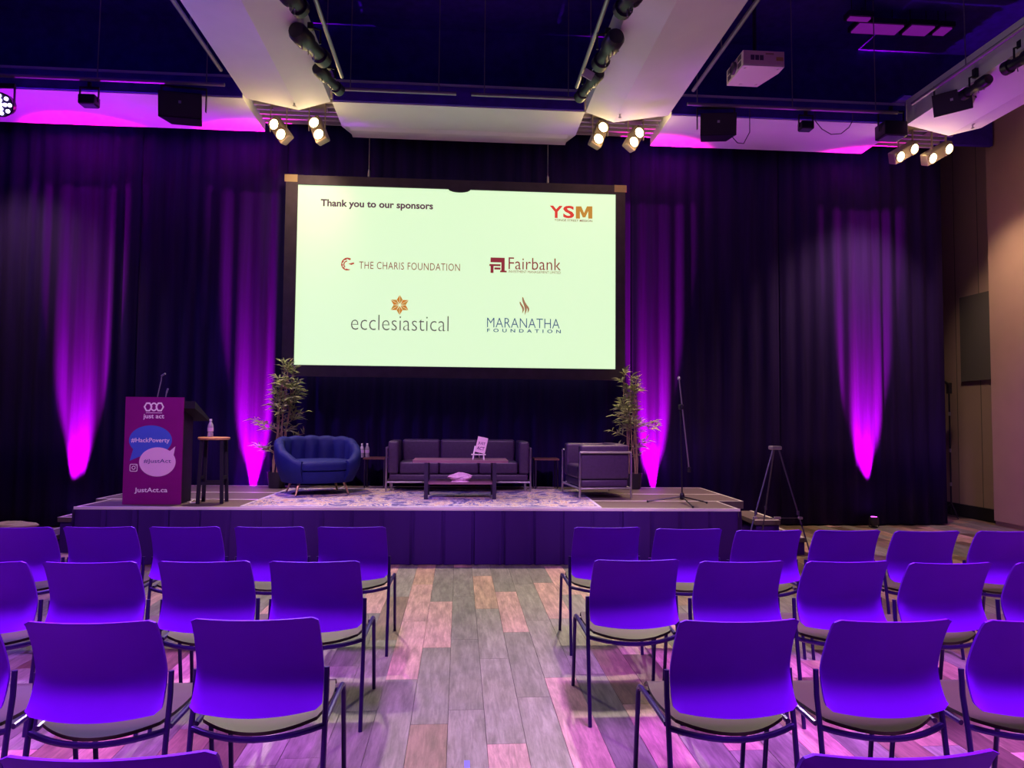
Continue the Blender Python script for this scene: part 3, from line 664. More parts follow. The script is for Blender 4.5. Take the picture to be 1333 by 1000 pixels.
# ================================================================== bamboo plants
LEAF = mat('bamboo_leaf', (0.32, 0.38, 0.14), 0.5, var=0.45, scale=9)
CANE = mat('bamboo_cane', (0.42, 0.28, 0.16), 0.5, var=0.2, scale=25)
POT = mat('pot_black', (0.02, 0.015, 0.035), 0.4)
def bamboo(loc, top, seed, label, sprays, shift):
    r = random.Random(seed)
    e = empty('potted_bamboo', loc, 0, label, 'potted plant', 'potted bamboo plants on the stage')
    MB().lathe([(0.10, 0), (0.105, 0.01), (0.125, 0.20), (0.13, 0.215), (0.115, 0.215), (0.11, 0.18)], 24).build('pot', POT, e, True)
    MB().lathe([(0.108, 0.17), (0.108, 0.185), (0.02, 0.195)], 20).build('soil', mat('potting_soil', (0.05, 0.035, 0.03), 0.9), e)
    canes = []
    for k in range(6):
        a = 2*PI*k/6; rr = 0.055
        h = top*(0.80+0.17*r.random())
        p0 = Vector((rr*math.cos(a), rr*math.sin(a), 0.18)); p1 = Vector((shift+rr*1.5*math.cos(a)+r.uniform(-.03, .03), rr*1.4*math.sin(a), h))
        pts = [p0.lerp(p1, t/6)+Vector((0.012*math.sin(t*1.7+k), 0, 0)) for t in range(7)]
        MB().tube(pts, [0.011-0.0011*t for t in range(7)], 7).build('cane', CANE, e, True); canes.append(pts)
    lb = MB(); tw = MB()
    def leaf(p, d, L, wd):
        d = d.normalized(); side = d.cross(Vector((0, 0, 1)))
        if side.length < 0.1: side = Vector((1, 0, 0))
        side = side.normalized(); side = (side+Vector((0, 0, 1))*r.uniform(-0.5, 0.5)+Vector((0, 1, 0))*r.uniform(-.3, .3)).normalized()
        mid = p+d*L*0.45; tip = p+d*L+Vector((0, 0, -0.22*L))
        up = Vector((0, 0, 0.012))
        lb.add([p, mid+side*wd, mid+up, mid-side*wd, tip], [(0, 1, 2), (0, 2, 3), (1, 4, 2), (2, 4, 3)])
    def spray(p0, d0, L, nl):
        pts = [p0, p0+d0*L*0.5+Vector((0, 0, 0.02)), p0+d0*L]
        tw.tube(pts, [0.004, 0.003, 0.002], 5)
        for k in range(nl):
            f = 0.35+0.65*r.random(); p = p0+d0*L*f
            a = r.uniform(0, 2*PI); d = d0*0.7+Vector((math.cos(a), 0.8*math.sin(a), r.uniform(-0.35, 0.75)))
            leaf(p, d, r.uniform(0.11, 0.19), r.uniform(0.008, 0.014))
    for (dx, z, nl, L) in sprays:                      # sprays seen in the photograph: offset, height, leaves
        c = canes[r.randrange(6)]; t = min(0.97, max(0.2, (z-0.22)/top)); i = min(5, int(t*6)); p = c[i].lerp(c[i+1], t*6-i)
        d = Vector((dx, r.uniform(-0.12, 0.12), 0.06+0.25*abs(dx))); 
        spray(p, d.normalized(), max(abs(dx), 0.08), nl)
    for k in range(40):
        c = r.choice(canes); t = r.uniform(0.50, 1.0); i = min(5, int(t*6)); p = c[i].lerp(c[i+1], t*6-i)
        a = r.uniform(0, 2*PI); spray(p, Vector((math.cos(a), math.sin(a), 0.7)).normalized(), r.uniform(0.06, 0.15), 9)
    for c in canes: spray(c[-1], Vector((r.uniform(-.2, .2), r.uniform(-.2, .2), 1)).normalized(), 0.13, 12)
    tag(tw.build('twigs', CANE, e, True), kind='stuff')
    o = lb.build('foliage', LEAF, e); o['kind'] = 'stuff'
    return e
bl = py(360, 600, 9.86); br = py(825, 600, 9.80)
bamboo((bl.x, 9.90, STG+0.0005), 1.62, 5, 'potted bamboo with pale canes behind the blue tub armchair', [(-0.36, 1.10, 12, 0), (0.40, 1.22, 12, 0), (0.28, 0.98, 14, 0), (0.30, 0.74, 12, 0), (-0.26, 0.86, 12, 0), (-0.22, 0.62, 12, 0), (-0.18, 1.30, 12, 0), (0.16, 1.34, 12, 0), (-0.14, 0.50, 8, 0), (0.12, 0.55, 8, 0)], 0.10)
bamboo((br.x, 9.84, STG+0.0005), 1.60, 9, 'potted bamboo with pale canes behind the leather armchair', [(0.34, 1.12, 14, 0), (0.38, 0.92, 12, 0), (-0.34, 1.14, 12, 0), (-0.30, 0.86, 14, 0), (-0.22, 0.62, 12, 0), (0.22, 0.60, 12, 0), (0.18, 0.46, 10, 0), (-0.15, 1.34, 12, 0), (0.16, 0.80, 10, 0)], -0.03)

# ================================================================== stands
DK = mat('stand_black', (0.014, 0.011, 0.026), 0.4, 0.3)
GREYM = mat('stand_grey_metal', (0.42, 0.38, 0.42), 0.3, 0.8)
ms0 = pz(888, 655, STG)
ms = empty('microphone_stand', (ms0.x, ms0.y, STG), 0, 'boom microphone stand on a tripod at the right end of the stage', 'microphone stand')
def rel(p, o): return Vector(p)-Vector(o)
mo = Vector((ms0.x, ms0.y, STG))
cl = py(885.6, 530, ms0.y)-mo
MB().tube([(0, 0, 0.06), (cl.x*0.6, 0, cl.z*0.6), (cl.x, 0, cl.z)], 0.009, 8).build('upright_pole', DK, ms)
MB().tube([py(884, 493, ms0.y-0.05)-mo, py(897, 611, ms0.y-0.05)-mo], 0.008, 8).build('boom_arm', GREYM, ms, True)
MB().rbox(cl.x-0.02, cl.x+0.02, cl.y-0.07, cl.y+0.02, cl.z-0.03, cl.z+0.03, 0.008).build('boom_clutch', DK, ms)
p = py(884, 494, ms0.y-0.05)-mo
MB().lathe([(0.008, -0.01), (0.018, 0.0), (0.018, 0.02), (0.009, 0.035)], 10, Matrix.Translation(p)).build('microphone_clip', GREYM, ms, True)
p = py(897, 609, ms0.y-0.05)-mo
MB().lathe([(0.012, -0.05), (0.02, -0.045), (0.02, 0.005), (0.01, 0.012)], 10, Matrix.Translation(p)).build('counterweight', DK, ms, True)
MB().lathe([(0.02, 0.04), (0.028, 0.05), (0.028, 0.10), (0.015, 0.12)], 12).build('tripod_hub', DK, ms, True)
for q in ((843, 654), (920, 655.5), (902, 661.5)):
    f = pz(*q, STG)-mo; g = MB().tube([(0, 0, 0.075), (f.x, f.y, 0.012)], 0.008, 7).build('leg', DK, ms)
    MB().lathe([(0.011, 0), (0.013, 0.004), (0.011, 0.022)], 8, Matrix.Translation((f.x, f.y, 0))).build('rubber_foot', BLACKM, g)
# presentation easel on the floor
eo = Vector((3.33, 7.25, 0)); es_ = empty('presentation_easel', eo, 0, 'black telescopic tripod easel standing right of the stage', 'easel')
topz = py(1010, 582, 7.35).z; tx = py(1010, 582, 7.35).x-eo.x
fr = pz(1063, 748, 0)-eo; fl = Vector((-fr.x+2*tx*0.35, fr.y, 0))
fl = pz(962, 748, 0)-eo
EZM = mat('easel_metal', (0.10, 0.08, 0.15), 0.35, 0.7)
legs = {}
for nm, f, tt in (('r', fr, Vector((tx+0.03, 0.10, topz-0.02))), ('l', fl, Vector((tx-0.03, 0.10, topz-0.02))), ('b', Vector((tx+0.02, 0.62, 0)), Vector((tx, 0.14, topz-0.02)))):
    f = Vector((f.x, f.y, 0.0)); g = MB().tube([tt, f], [0.009, 0.007], 8).build('leg', EZM, es_, True); legs[nm] = (tt, f)
    MB().lathe([(0.012, 0), (0.014, 0.004), (0.011, 0.03)], 8, Matrix.Translation(f)).build('rubber_foot', BLACKM, g)
    m_ = tt.lerp(f, 0.52); MB().lathe([(0.015, -0.02), (0.015, 0.02)], 8, Matrix.Translation(m_)).build('twist_collar', EZM, g)
MB().rbox(tx-0.055, tx+0.055, 0.07, 0.17, topz-0.03, topz+0.01, 0.012).build('head_bracket', GREYM, es_)
a, c = legs['l'][0].lerp(legs['l'][1], 0.56), legs['r'][0].lerp(legs['r'][1], 0.56)
MB().tube([a, (a+c)/2+Vector((0, -0.01, 0)), c], 0.005, 6).build('cross_brace', EZM, es_)
MB().rbox((a.x+c.x)/2-0.035, (a.x+c.x)/2+0.035, a.y-0.03, a.y, a.z-0.012, a.z+0.014, 0.005).build('brace_latch', GREYM, es_)
for q in (a, c): MB().rbox(q.x-0.02, q.x+0.02, q.y-0.035, q.y, q.z-0.01, q.z+0.016, 0.005).build('display_peg', GREYM, es_)
# tall stand in the corner right of the curtain
ls = Vector((py(1238, 640, 11.2).x, 11.2, 0.0)); so = empty('light_stand', ls, 0, 'tall thin black stand in the corner right of the curtains', 'stand')
hz = py(1236, 500, 11.2).z
sp_ = MB().tube([(0, 0, 0.05), (0, 0, hz)], 0.013, 8).build('pole', DK, so)
for z in (0.55, 1.1, 1.7): MB().lathe([(0.02, -0.03), (0.02, 0.03)], 8, Matrix.Translation((0, 0, z))).build('collar', GREYM, sp_)
MB().rbox(-0.03, 0.03, -0.04, 0.03, hz-0.16, hz+0.02, 0.01).build('clamp', BLACKM, so)
MB().tube([(0.02, -0.02, hz-0.03), (-0.11, -0.03, hz+0.04)], 0.02, 8).build('side_arm', BLACKM, so)
for a in (0.3, 2.4, 4.5): MB().tube([(0, 0, 0.25), (0.17*math.cos(a), 0.3*math.sin(a)*0.7, 0.012)], 0.008, 6).build('leg', DK, so)
# pale heap of unclear nature on the floor far left, blue tape in the aisle
cp = pz(38, 685, 0)
o = crumple('pale_heap', (cp.x, cp.y-0.34, 0.0), 0.30, 0.14, 0.12, mat('heap_pale', (0.62, 0.55, 0.40), 0.9, var=0.1), 8, '')
tag(o, 'pale beige crumpled heap on the floor below the far left curtain', 'cloth')
tp = pz(608, 996, 0)
o = MB().box(-0.012, 0.012, -0.04, 0.04, 0, 0.0012).build('floor_tape', mat('tape_blue', (0.15, 0.16, 0.85), 0.5)); o.location = (tp.x, tp.y, 0.0003)
tag(o, 'short strip of blue tape on the aisle floor', 'tape')

# ================================================================== audience chairs
CPLAST = mat('chair_back_indigo_plastic', (0.165, 0.003, 0.64), 0.55, var=0.04, scale=4, spec=0.12)
CSEAT = mat('chair_seat_taupe', (0.065, 0.058, 0.034), 0.5, var=0.06, scale=6, spec=0.3)
CTUBE = mat('chair_tube_indigo_black', (0.035, 0.012, 0.12), 0.28, 0.55)
def make_chair():
    e = empty('stacking_chair', (0, 0, 0))
    def back(u, v):
        # u across, v up; S profile, centre bowed to the rear
        z = 0.507+0.338*v
        f = max(0.0, (v-0.30)/0.70); g = max(0.0, (0.42-v)/0.42)
        y = -0.212-0.100*f**1.55-0.055*g**1.7
        hw = 0.2325-0.012*v
        x = (u*2-1)
        cr = max(0, (abs(x)-0.92)/0.08)
        z2 = z
        bow = (1-x*x)
        if v < 0.15: z2 -= 0.018*bow*(1-v/0.15)+0.0
        if v > 0.9: z2 -= 0.002*bow*((v-0.9)/0.1)
        if cr > 0:
            if v > 0.93: z2 -= 0.010*cr*cr*((v-0.93)/0.07)
            if v < 0.07: z2 += 0.015*cr*cr*((0.07-v)/0.07)
        return Vector((x*hw, y-0.035*bow, z2))
    MB().sheet(back, 22, 18, lambda u, v: (0, 0.011, 0)).build('backrest', CPLAST, e, True)
    def seat(u, v):
        x = u*2-1; y = -0.200+0.445*v
        hw = 0.205+0.022*math.sin(PI*min(1, v*1.1))
        cv = max(0, v-0.82)/0.18; rr = max(0, (0.12-v)/0.12)
        z = 0.452-0.016*(1-x*x)*math.sin(PI*min(1, v+0.1))-0.030*cv*cv-0.014*(1-x*x)*max(0, 1-v*5)
        return Vector((x*hw, y-0.082*(1-x*x)*max(0, 1-v*2.2), z))
    MB().sheet(lambda u, v: seat(1-u, v), 16, 16, lambda u, v: (0, 0, -0.013)).build('seat', CSEAT, e, True)
    for s_ in (-1, 1):
        MB().tube([(s_*0.238, -0.295, 0.0), (s_*0.238, -0.225, 0.43), (s_*0.237, -0.200, 0.54), (s_*0.236, -0.193, 0.63)], 0.0105, 8).build('leg', CTUBE, e, True)
        pts = [(s_*0.238, 0.275, 0.0), (s_*0.237, 0.225, 0.36)]
        pts += [(s_*0.237, 0.225-0.05*(1-math.cos(a)), 0.385+0.045*math.sin(a)) for a in (0.0, 0.5, 1.0, PI/2)]
        pts += [(s_*0.236, 0.0, 0.432), (s_*0.234, -0.185, 0.428)]
        MB().tube(pts, 0.0105, 8).build('leg', CTUBE, e, True)
    MB().tube([(x*0.236, -0.224-0.060*(1-x*x), 0.430-0.022*(1-x*x)) for x in [-1+2*k/10 for k in range(11)]], 0.0115, 8).build('rear_rail', CTUBE, e, True)
    MB().tube([(-0.236, 0.16, 0.415), (0, 0.16, 0.408), (0.236, 0.16, 0.415)], 0.009, 8).build('front_rail', CTUBE, e, True)
    return e
rowsC = [
 ('row nearest the stage', 'left', [(457, 687.5), (349, 687.5), (238, 687.5), (126, 687.5), (17, 688)]),
 ('row nearest the stage', 'right', [(792, 688), (899, 690), (1004, 692), (1107, 692), (1211, 693), (1318, 693)]),
 ('second row from the stage', 'left', [(408, 733), (263, 733), (113, 734), (-33, 734)]),
 ('second row from the stage', 'right', [(831, 731), (969, 733), (1108, 733), (1243, 735), (1381, 735)]),
 ('third row from the stage', 'left', [(329, 809), (112, 813), (-105, 813)]),
 ('third row from the stage', 'right', [(967, 811), (1169, 811), (1366, 811)]),
 ('row cut by the bottom edge of the photo', 'left', [(134, 991)]),
 ('row cut by the bottom edge of the photo', 'right', [(1185, 989)])]
ORD = ['nearest the aisle', 'second from the aisle', 'third from the aisle', 'fourth from the aisle', 'fifth from the aisle', 'sixth from the aisle']
proto = None; rc = random.Random(3)
for row, side, lst in rowsC:
    for k, (cx_, ty) in enumerate(lst):
        if proto is None: c = proto = make_chair()
        else: c = copy_tree(proto)
        p = pz(cx_, ty, 0.839); a = math.radians(rc.uniform(-0.6, 0.6))
        c.rotation_euler.z = a
        c.location = (p.x-0.335*math.sin(a), p.y+0.335*math.cos(a), 0.0003)
        lab = 'purple chair %s of the aisle, %s, %s' % (side, row, ORD[k])
        if row.startswith('row cut'): lab = 'purple chair %s of the aisle whose back top shows at the bottom edge' % side
        tag(c, lab, 'chair', 'purple stacking chairs facing the stage')

# ================================================================== floor uplights washing the curtain
MAG = (1.0, 0.0, 0.52)
def uplight(x, y, label, power, spill, lean=0.0):
    e = empty('uplight', (x, y, 0.0005), 0, label, 'uplight', 'floor uplights along the curtain')
    MB().lathe([(0.05, 0.0), (0.055, 0.01), (0.055, 0.015), (0.03, 0.02)], 16).build('base', BLACKM, e)
    MB().lathe([(0.045, 0.03), (0.06, 0.05), (0.065, 0.15), (0.06, 0.16), (0.045, 0.158)], 18).build('housing', BLACKM, e, True)
    for s_ in (-1, 1): MB().box(s_*0.071-0.004, s_*0.071+0.004, -0.012, 0.012, 0.01, 0.12).build('bracket', BLACKM, e)
    MB().lathe([(0.044, 0.1585), (0.044, 0.161)], 18).build('lens', mat('lens_magenta', (0.3, 0, 0.4), 0.3, emit=(0.7, 0.05, 1.0), es=6), e)
    spot('uplight_beam', (x, y, 0.18), (x+lean, YC-0.03, 1.75), MAG, power, 24, 0.8, 0.03)
    spot('uplight_spill', (x, y, 0.19), (x+lean, y-1.1, 5.6), (0.48, 0.0, 1.0), spill, 46, 1.0, 0.04)
for px_, yv, pw, sl, lab in ((92, 10.24, 14000, 1500, 'floor uplight glowing magenta behind the left steps'), (325, 10.25, 14000, 1900, 'floor uplight glowing magenta behind the stage left'), (852, 10.25, 14000, 420, 'floor uplight glowing magenta behind the stage right'), (1137, 10.20, 14000, 520, 'small black floor uplight below the magenta streak on the right curtain')):
    uplight(py(px_, 640, yv).x, yv, lab, pw, sl)

# ================================================================== ceiling equipment
PIPE = mat('pipe_grey', (0.30, 0.27, 0.33), 0.4, 0.6)
def pipe(a, b_, label, hang=()):
    a, b_ = Vector(a), Vector(b_); mid = (a+b_)/2
    e = empty('lighting_pipe', mid, 0, label, 'pipe', 'ceiling lighting pipes')
    MB().tube([a-mid, b_-mid], 0.024, 8).build('tube', PIPE, e, True)
    for t in hang:
        p = a.lerp(b_, t)-mid; MB().tube([p, p+Vector((0, 0.03, 0.0)), p+Vector((0, 0.05, 1.55))], 0.007, 5).build('hanger', PIPE, e)
    return e
pipe((-7.6, 8.90, 5.66), (-2.95, 8.90, 5.66), 'grey lighting pipe across the rear of the left ceiling bay', (0.3, 0.67, 0.95))
pipe((-1.56, 8.86, 5.65), (-0.09, 8.86, 5.65), 'short grey lighting pipe above the screen, left half', (0.1, 0.85))
pipe((0.10, 8.86, 5.65), (1.48, 8.86, 5.65), 'short grey lighting pipe above the screen, right half', (0.12, 0.9))
pipe((2.9, 8.90, 5.66), (5.75, 8.90, 5.66), 'grey lighting pipe across the rear of the right ceiling bay', (0.05, 0.5, 0.9))
pipe((-2.90, -1.4, 5.70), (-2.90, 8.6, 5.70), 'long grey lighting pipe along the left beam, outer side', (0.5, 0.9))
pipe((2.88, -1.4, 5.70), (2.88, 8.6, 5.70), 'long grey lighting pipe along the right beam, outer side', (0.5, 0.9))
pipe((-1.47, -1.4, 5.68), (-1.47, 8.6, 5.68), 'long grey lighting pipe carrying spotlights beside the left beam', (0.5, 0.9))
pipe((1.40, -1.4, 5.68), (1.40, 8.6, 5.68), 'long grey lighting pipe carrying spotlights beside the right beam', (0.5, 0.9))
pipe((5.86, -1.4, 5.72), (5.86, 8.75, 5.72), 'long grey lighting pipe along the right wall beam', (0.5, 0.9))
FIX = mat('fixture_black', (0.008, 0.006, 0.018), 0.4)
LENS = mat('fixture_lens', (0.10, 0.10, 0.16), 0.08, spec=0.8)
def ellipsoidal(back, front, pz_, label, r=0.10):
    """theatre spotlight between two points, yoke up to a pipe height"""
    a, b_ = Vector(back), Vector(front); o = (a+b_)/2; L = (b_-a).length
    q = (b_-a).to_track_quat('Z', 'Y'); M = q.to_matrix().to_4x4()
    e = empty('theatre_spotlight', o, 0, label, 'stage light', 'theatre spotlights on the ceiling pipes')
    h = L/2
    MB().lathe([(0.3*r, -h), (0.8*r, -h+0.01), (r, -h+0.05), (r, -h*0.25), (0.72*r, -h*0.1), (0.72*r, h*0.6), (0.95*r, h*0.65), (0.95*r, h), (0.80*r, h)], 16, M).build('barrel', FIX, e, True)
    MB().lathe([(0.80*r, h-0.012), (0.4*r, h-0.004)], 16, M).build('lens', LENS, e, True)
    for s_ in (-1, 1):
        sd = M.to_3x3() @ Vector((1, 0, 0)); sd.z = 0; sd = sd.normalized()*s_*r*1.15
        MB().tube([sd, sd+Vector((0, 0, r*1.5)), Vector((0, 0, r*2.0))], 0.012, 6).build('yoke', FIX, e)
    MB().rbox(-0.03, 0.03, -0.03, 0.03, r*2.0-0.03, max(r*2.0+0.04, pz_-o.z), 0.008).build('clamp', FIX, e)
    for k in range(3):
        t = (-0.5+0.4*k)*h; p = (M.to_3x3() @ Vector((0, 0, t))); MB().tube([p, p+Vector((0.0, -0.02, -r*1.35))], 0.006, 5).build('shutter_handle', CHROME, e)
    return e
def P5(x, y, z=5.50): return pz(x, y, z)
ellipsoidal(P5(384, 38), P5(422, 78), 5.68, 'black theatre spotlight on left inner pipe, middle one')
ellipsoidal(P5(412, 88), P5(442, 118), 5.68, 'black theatre spotlight on left inner pipe, closest to the screen', 0.075)
ellipsoidal(P5(370, -14), P5(392, 12), 5.68, 'black theatre spotlight on left inner pipe, cut by the top edge')
ellipsoidal(P5(803, 46), P5(780, 84), 5.68, 'black theatre spotlight on right inner pipe, middle one')
ellipsoidal(P5(781, 94), P5(754, 127), 5.68, 'black theatre spotlight on right inner pipe, closest to the screen', 0.075)
ellipsoidal(P5(830, -14), P5(809, 14), 5.68, 'black theatre spotlight on right inner pipe, cut by the top edge')
ellipsoidal(P5(1288, 102), P5(1254, 124), 5.72, 'black theatre spotlight beside the corner loudspeaker on the right beam', 0.07)
ellipsoidal(P5(1352, 66), P5(1308, 90), 5.72, 'black theatre spotlight at the top right edge', 0.08)
o = MB().box(-0.06, 0.06, -0.004, 0.004, -0.05, 0.05, Matrix.Rotation(0.5, 4, 'Y')).build('paper_tag', mat('tag_white', (0.75, 0.78, 0.7), 0.6)); o.location = P5(766, 97, 5.46)
tag(o, 'white paper tag hanging from spotlight on right inner pipe', 'tag')
def loudspeaker(loc, rz, tilt, label, s=1.0):
    e = empty('loudspeaker', loc, rz, label, 'loudspeaker', 'black loudspeakers under the soffit'); M = Matrix.Rotation(tilt, 4, 'X')
    b = MB(); W, Hh, D = 0.25*s, 0.155*s, 0.17*s
    b.prism([(-W, -D), (W, -D), (W*0.72, D), (-W*0.72, D)], lambda x, y: (M @ Vector((x, y, -Hh))), M @ Vector((0, 0, 2*Hh))); b.build('cabinet', FIX, e)
    MB().box(-W*0.94, W*0.94, -D-0.008, -D, -Hh*0.9, Hh*0.9, M).build('grille', mat('grille_black', (0.02, 0.015, 0.035), 0.7, bump=0.3, scale=300), e)
    MB().box(-0.016, 0.016, -D-0.0095, -D-0.008, Hh*0.1, Hh*0.32, M).build('badge', mat('badge_silver', (0.6, 0.6, 0.65), 0.3, 0.8), e)
    for s_ in (-1, 1): MB().box(s_*(W+0.012)-0.006, s_*(W+0.012)+0.006, -0.02, 0.02, -0.02, Hh+0.12).build('bracket', FIX, e)
    MB().box(-W-0.018, W+0.018, -0.02, 0.02, Hh+0.11, Hh+0.125).build('bracket_bar', FIX, e)
    return e
loudspeaker(py(239, 142, 9.0), 0.12, 0.12, 'black loudspeaker under the left magenta soffit')
loudspeaker(py(932, 166, 9.0), -0.15, 0.12, 'black loudspeaker under the soffit right of the screen', 0.92)
loudspeaker(py(1243, 132, 8.3), -0.85, 0.35, 'black loudspeaker turned at the corner of the right beam', 0.85)
def small_flood(loc, s, label, cat='stage light'):
    e = empty('flood_light', loc, 0, label, cat, 'small flood lights under the soffit')
    MB().rbox(-0.09*s, 0.09*s, -0.07*s, 0.07*s, -0.06*s, 0.05*s, 0.015).build('housing', FIX, e, True)
    MB().box(-0.075*s, 0.075*s, -0.06*s, 0.06*s, -0.064*s, -0.06*s).build('lens', LENS, e)
    for s_ in (-1, 1): MB().box(s_*0.10*s-0.006, s_*0.10*s+0.006, -0.012, 0.012, -0.02, 0.15*s).build('yoke', FIX, e)
    MB().box(-0.106*s, 0.106*s, -0.012, 0.012, 0.14*s, 0.155*s).build('yoke_bar', FIX, e)
    MB().rbox(-0.02, 0.02, -0.02, 0.02, 0.155*s, 0.155*s+0.06, 0.006).build('clamp', FIX, e)
    return e
small_flood(py(116, 131, 8.95), 1.1, 'small black flood light under the left soffit')
small_flood(py(1049, 164, 8.95), 0.95, 'small black flood light under the right soffit')
e = small_flood(py(1160, 170, 8.95), 1.75, 'wide black flood light beside the right lighting pocket')
def cable(pts, label):
    return tag(MB().tube(pts, 0.006, 5).build('cable', BLACKM), label, 'cable')
cable([(py(976, 150, 8.9).x, 8.9, 5.63)]+[py(x, y, 8.97) for x, y in ((976, 152), (976, 172), (968, 187), (960, 186), (953, 178))], 'thin black cable looping beside the loudspeaker right of the screen')
cable([(py(1061, 150, 8.9).x, 8.9, 5.63)]+[py(x, y, 8.97) for x, y in ((1061, 157), (1070, 168), (1082, 175), (1095, 174), (1105, 166), (1110, 157))]+[(py(1110, 150, 8.9).x, 8.9, 5.63)], 'thin black cable sagging between two flood lights')
# paired warm lamps in the pockets
GLOW = mat('lamp_glow_warm', (1, 0.8, 0.4), 0.4, emit=(1.0, 0.78, 0.36), es=26)
HOUS = mat('lamp_housing', (0.25, 0.20, 0.16), 0.5, 0.3)
WARM = (1.0, 0.72, 0.42)
def blinder(la, lb_, label):
    """two lamp faces seen at pixels la, lb_; hangs from the pocket rails"""
    Y = 9.45
    A, B = py(la[0], la[1], Y), py(lb_[0], lb_[1], Y-0.02)
    o = (A+B)/2; e = empty('twin_lamp', o, 0, label, 'stage light', 'twin warm lamps in the ceiling pockets')
    d = (B-A); L = d.length; zx = d.normalized(); nrm = Vector((0, -0.85, -0.53)); nrm = (nrm-zx*nrm.dot(zx)).normalized(); yx = -nrm; xx_ = yx.cross(zx)
    q = Matrix(((xx_.x, yx.x, zx.x, 0), (xx_.y, yx.y, zx.y, 0), (xx_.z, yx.z, zx.z, 0), (0, 0, 0, 1)))
    MB().rbox(-0.085, 0.085, 0.0, 0.13, -L/2-0.09, L/2+0.09, 0.02, 3, q).build('housing', HOUS, e, True)
    for s_ in (-1, 1):
        T = q @ Matrix.Translation((0, -0.001, s_*L/2)) @ Matrix.Rotation(PI/2, 4, 'X')
        r_ = MB().lathe([(0.078, -0.03), (0.078, 0.012), (0.066, 0.012), (0.062, 0.002)], 18, T).build('reflector_ring', HOUS, e, True)
        MB().lathe([(0.066, 0.0), (0.056, 0.014), (0.02, 0.022)], 18, T).build('lamp_face', GLOW, r_, True)
    for s_ in (-1, 1): MB().box(s_*0.105-0.005, s_*0.105+0.005, 0.02, 0.05, -0.02, ZS+0.088-o.z).build('yoke', HOUS, e)
    MB().box(-0.115, 0.115, -0.12, 0.22, ZS+0.088-o.z, ZS+0.0995-o.z).build('yoke_plate', HOUS, e)
    return o
TW = [((357, 162), (366, 175), 'twin warm lamp in left pocket, outer of the pair'), ((409, 160), (415, 175), 'twin warm lamp in left pocket, the one nearer the screen centre'),
      ((785, 166), (779, 181), 'twin warm lamp in middle pocket, the one nearer the screen centre'), ((832, 173), (825, 185), 'twin warm lamp in middle pocket, outer of the pair'),
      ((1190, 194), (1172, 204), 'twin warm lamp in right pocket, left of the pair'), ((1235, 194), (1214, 206), 'twin warm lamp in right pocket, closest to the wall')]
spot('twin_lamp_beam', (-6.3, 9.3, 5.3), (-5.9, 10.35, 2.6), WARM, 240, 85, 1.0, 0.1)
spot('twin_lamp_side_beam', (-2.0, 9.2, 5.25), (-2.2, 10.15, 4.5), WARM, 70, 80, 1.0, 0.1)
AIM = [(-2.2, 8.4, 0.6), (-0.3, 5.0, 0.3), (0.6, 5.0, 0.3), (3.6, 7.4, 0.3), (5.9, 10.2, 2.8), (8.2, 9.9, 3.3)]
PWR = [800, 980, 980, 1000, 420, 230]; ANG = [60, 70, 70, 90, 85, 62]
for k, (la, lb_, lab) in enumerate(TW):
    o = blinder(la, lb_, lab)
    spot('twin_lamp_beam', o+Vector((0, -0.22, -0.16)), AIM[k], (1.0, 0.84, 0.66) if k in (1, 2) else WARM, PWR[k], ANG[k], 1.0, 0.1)
    l = bpy.data.lights.new('twin_lamp_spill', 'POINT'); l.energy = 5; l.color = (1.0, 0.66, 0.3); l.shadow_soft_size = 0.1
    lo = bpy.data.objects.new('twin_lamp_spill', l); col.objects.link(lo); lo.location = o+Vector((0, -0.15, -0.22))
# sprinklers
for k, (x, y, z, lab) in enumerate(((383, 135, 5.47, 'small ceiling sprinkler at the tip of the left beam'), (807, 150, 5.47, 'small ceiling sprinkler at the tip of the right beam'), (1266, 164, 5.48, 'small ceiling sprinkler on the right wall beam'))):
    p = pz(x, y, z); e = empty('sprinkler', p, 0, lab, 'sprinkler', 'ceiling sprinklers')
    MB().lathe([(0.03, 0.03), (0.03, 0.022), (0.012, 0.02), (0.010, -0.02), (0.004, -0.025)], 12).build('body', CHROME, e, True)
    MB().lathe([(0.022, -0.03), (0.022, -0.026)], 12).build('deflector', CHROME, e)
# blue LED par can at the left edge
p = py(1, 136, 8.9); e = empty('led_par_light', p, 0, 'lit blue-white LED par light at the left edge', 'stage light')
T = (Vector((1.2, -8.5, -3.5))).to_track_quat('Z', 'Y').to_matrix().to_4x4()
MB().lathe([(0.05, -0.16), (0.12, -0.13), (0.14, 0.0), (0.145, 0.02), (0.13, 0.02), (0.125, 0.0)], 20, T).build('housing', FIX, e, True)
LEDM = mat('led_blue_white', (0.5, 0.5, 1), 0.3, emit=(0.55, 0.45, 1.0), es=9)
for k in range(13):
    rr, a = (0, 0) if k == 0 else ((0.05, 2*PI*k/4) if k < 5 else (0.10, 2*PI*k/8))
    MB().lathe([(0.022, 0.006), (0.022, 0.016), (0.010, 0.022)], 10, T @ Matrix.Translation((rr*math.cos(a), rr*math.sin(a), 0))).build('led', LEDM, e, True)
for s_ in (-1, 1): MB().box(s_*0.155-0.005, s_*0.155+0.005, -0.015, 0.015, -0.02, 0.22).build('yoke', FIX, e)
MB().rbox(-0.16, 0.16, -0.02, 0.02, 0.21, 0.26, 0.006).build('clamp', FIX, e)
spot('led_par_beam', p+Vector((0.03, -0.2, -0.08)), (-2.5, 4.5, 0.3), (0.25, 0.12, 1.0), 900, 150, 1.0, 0.08)
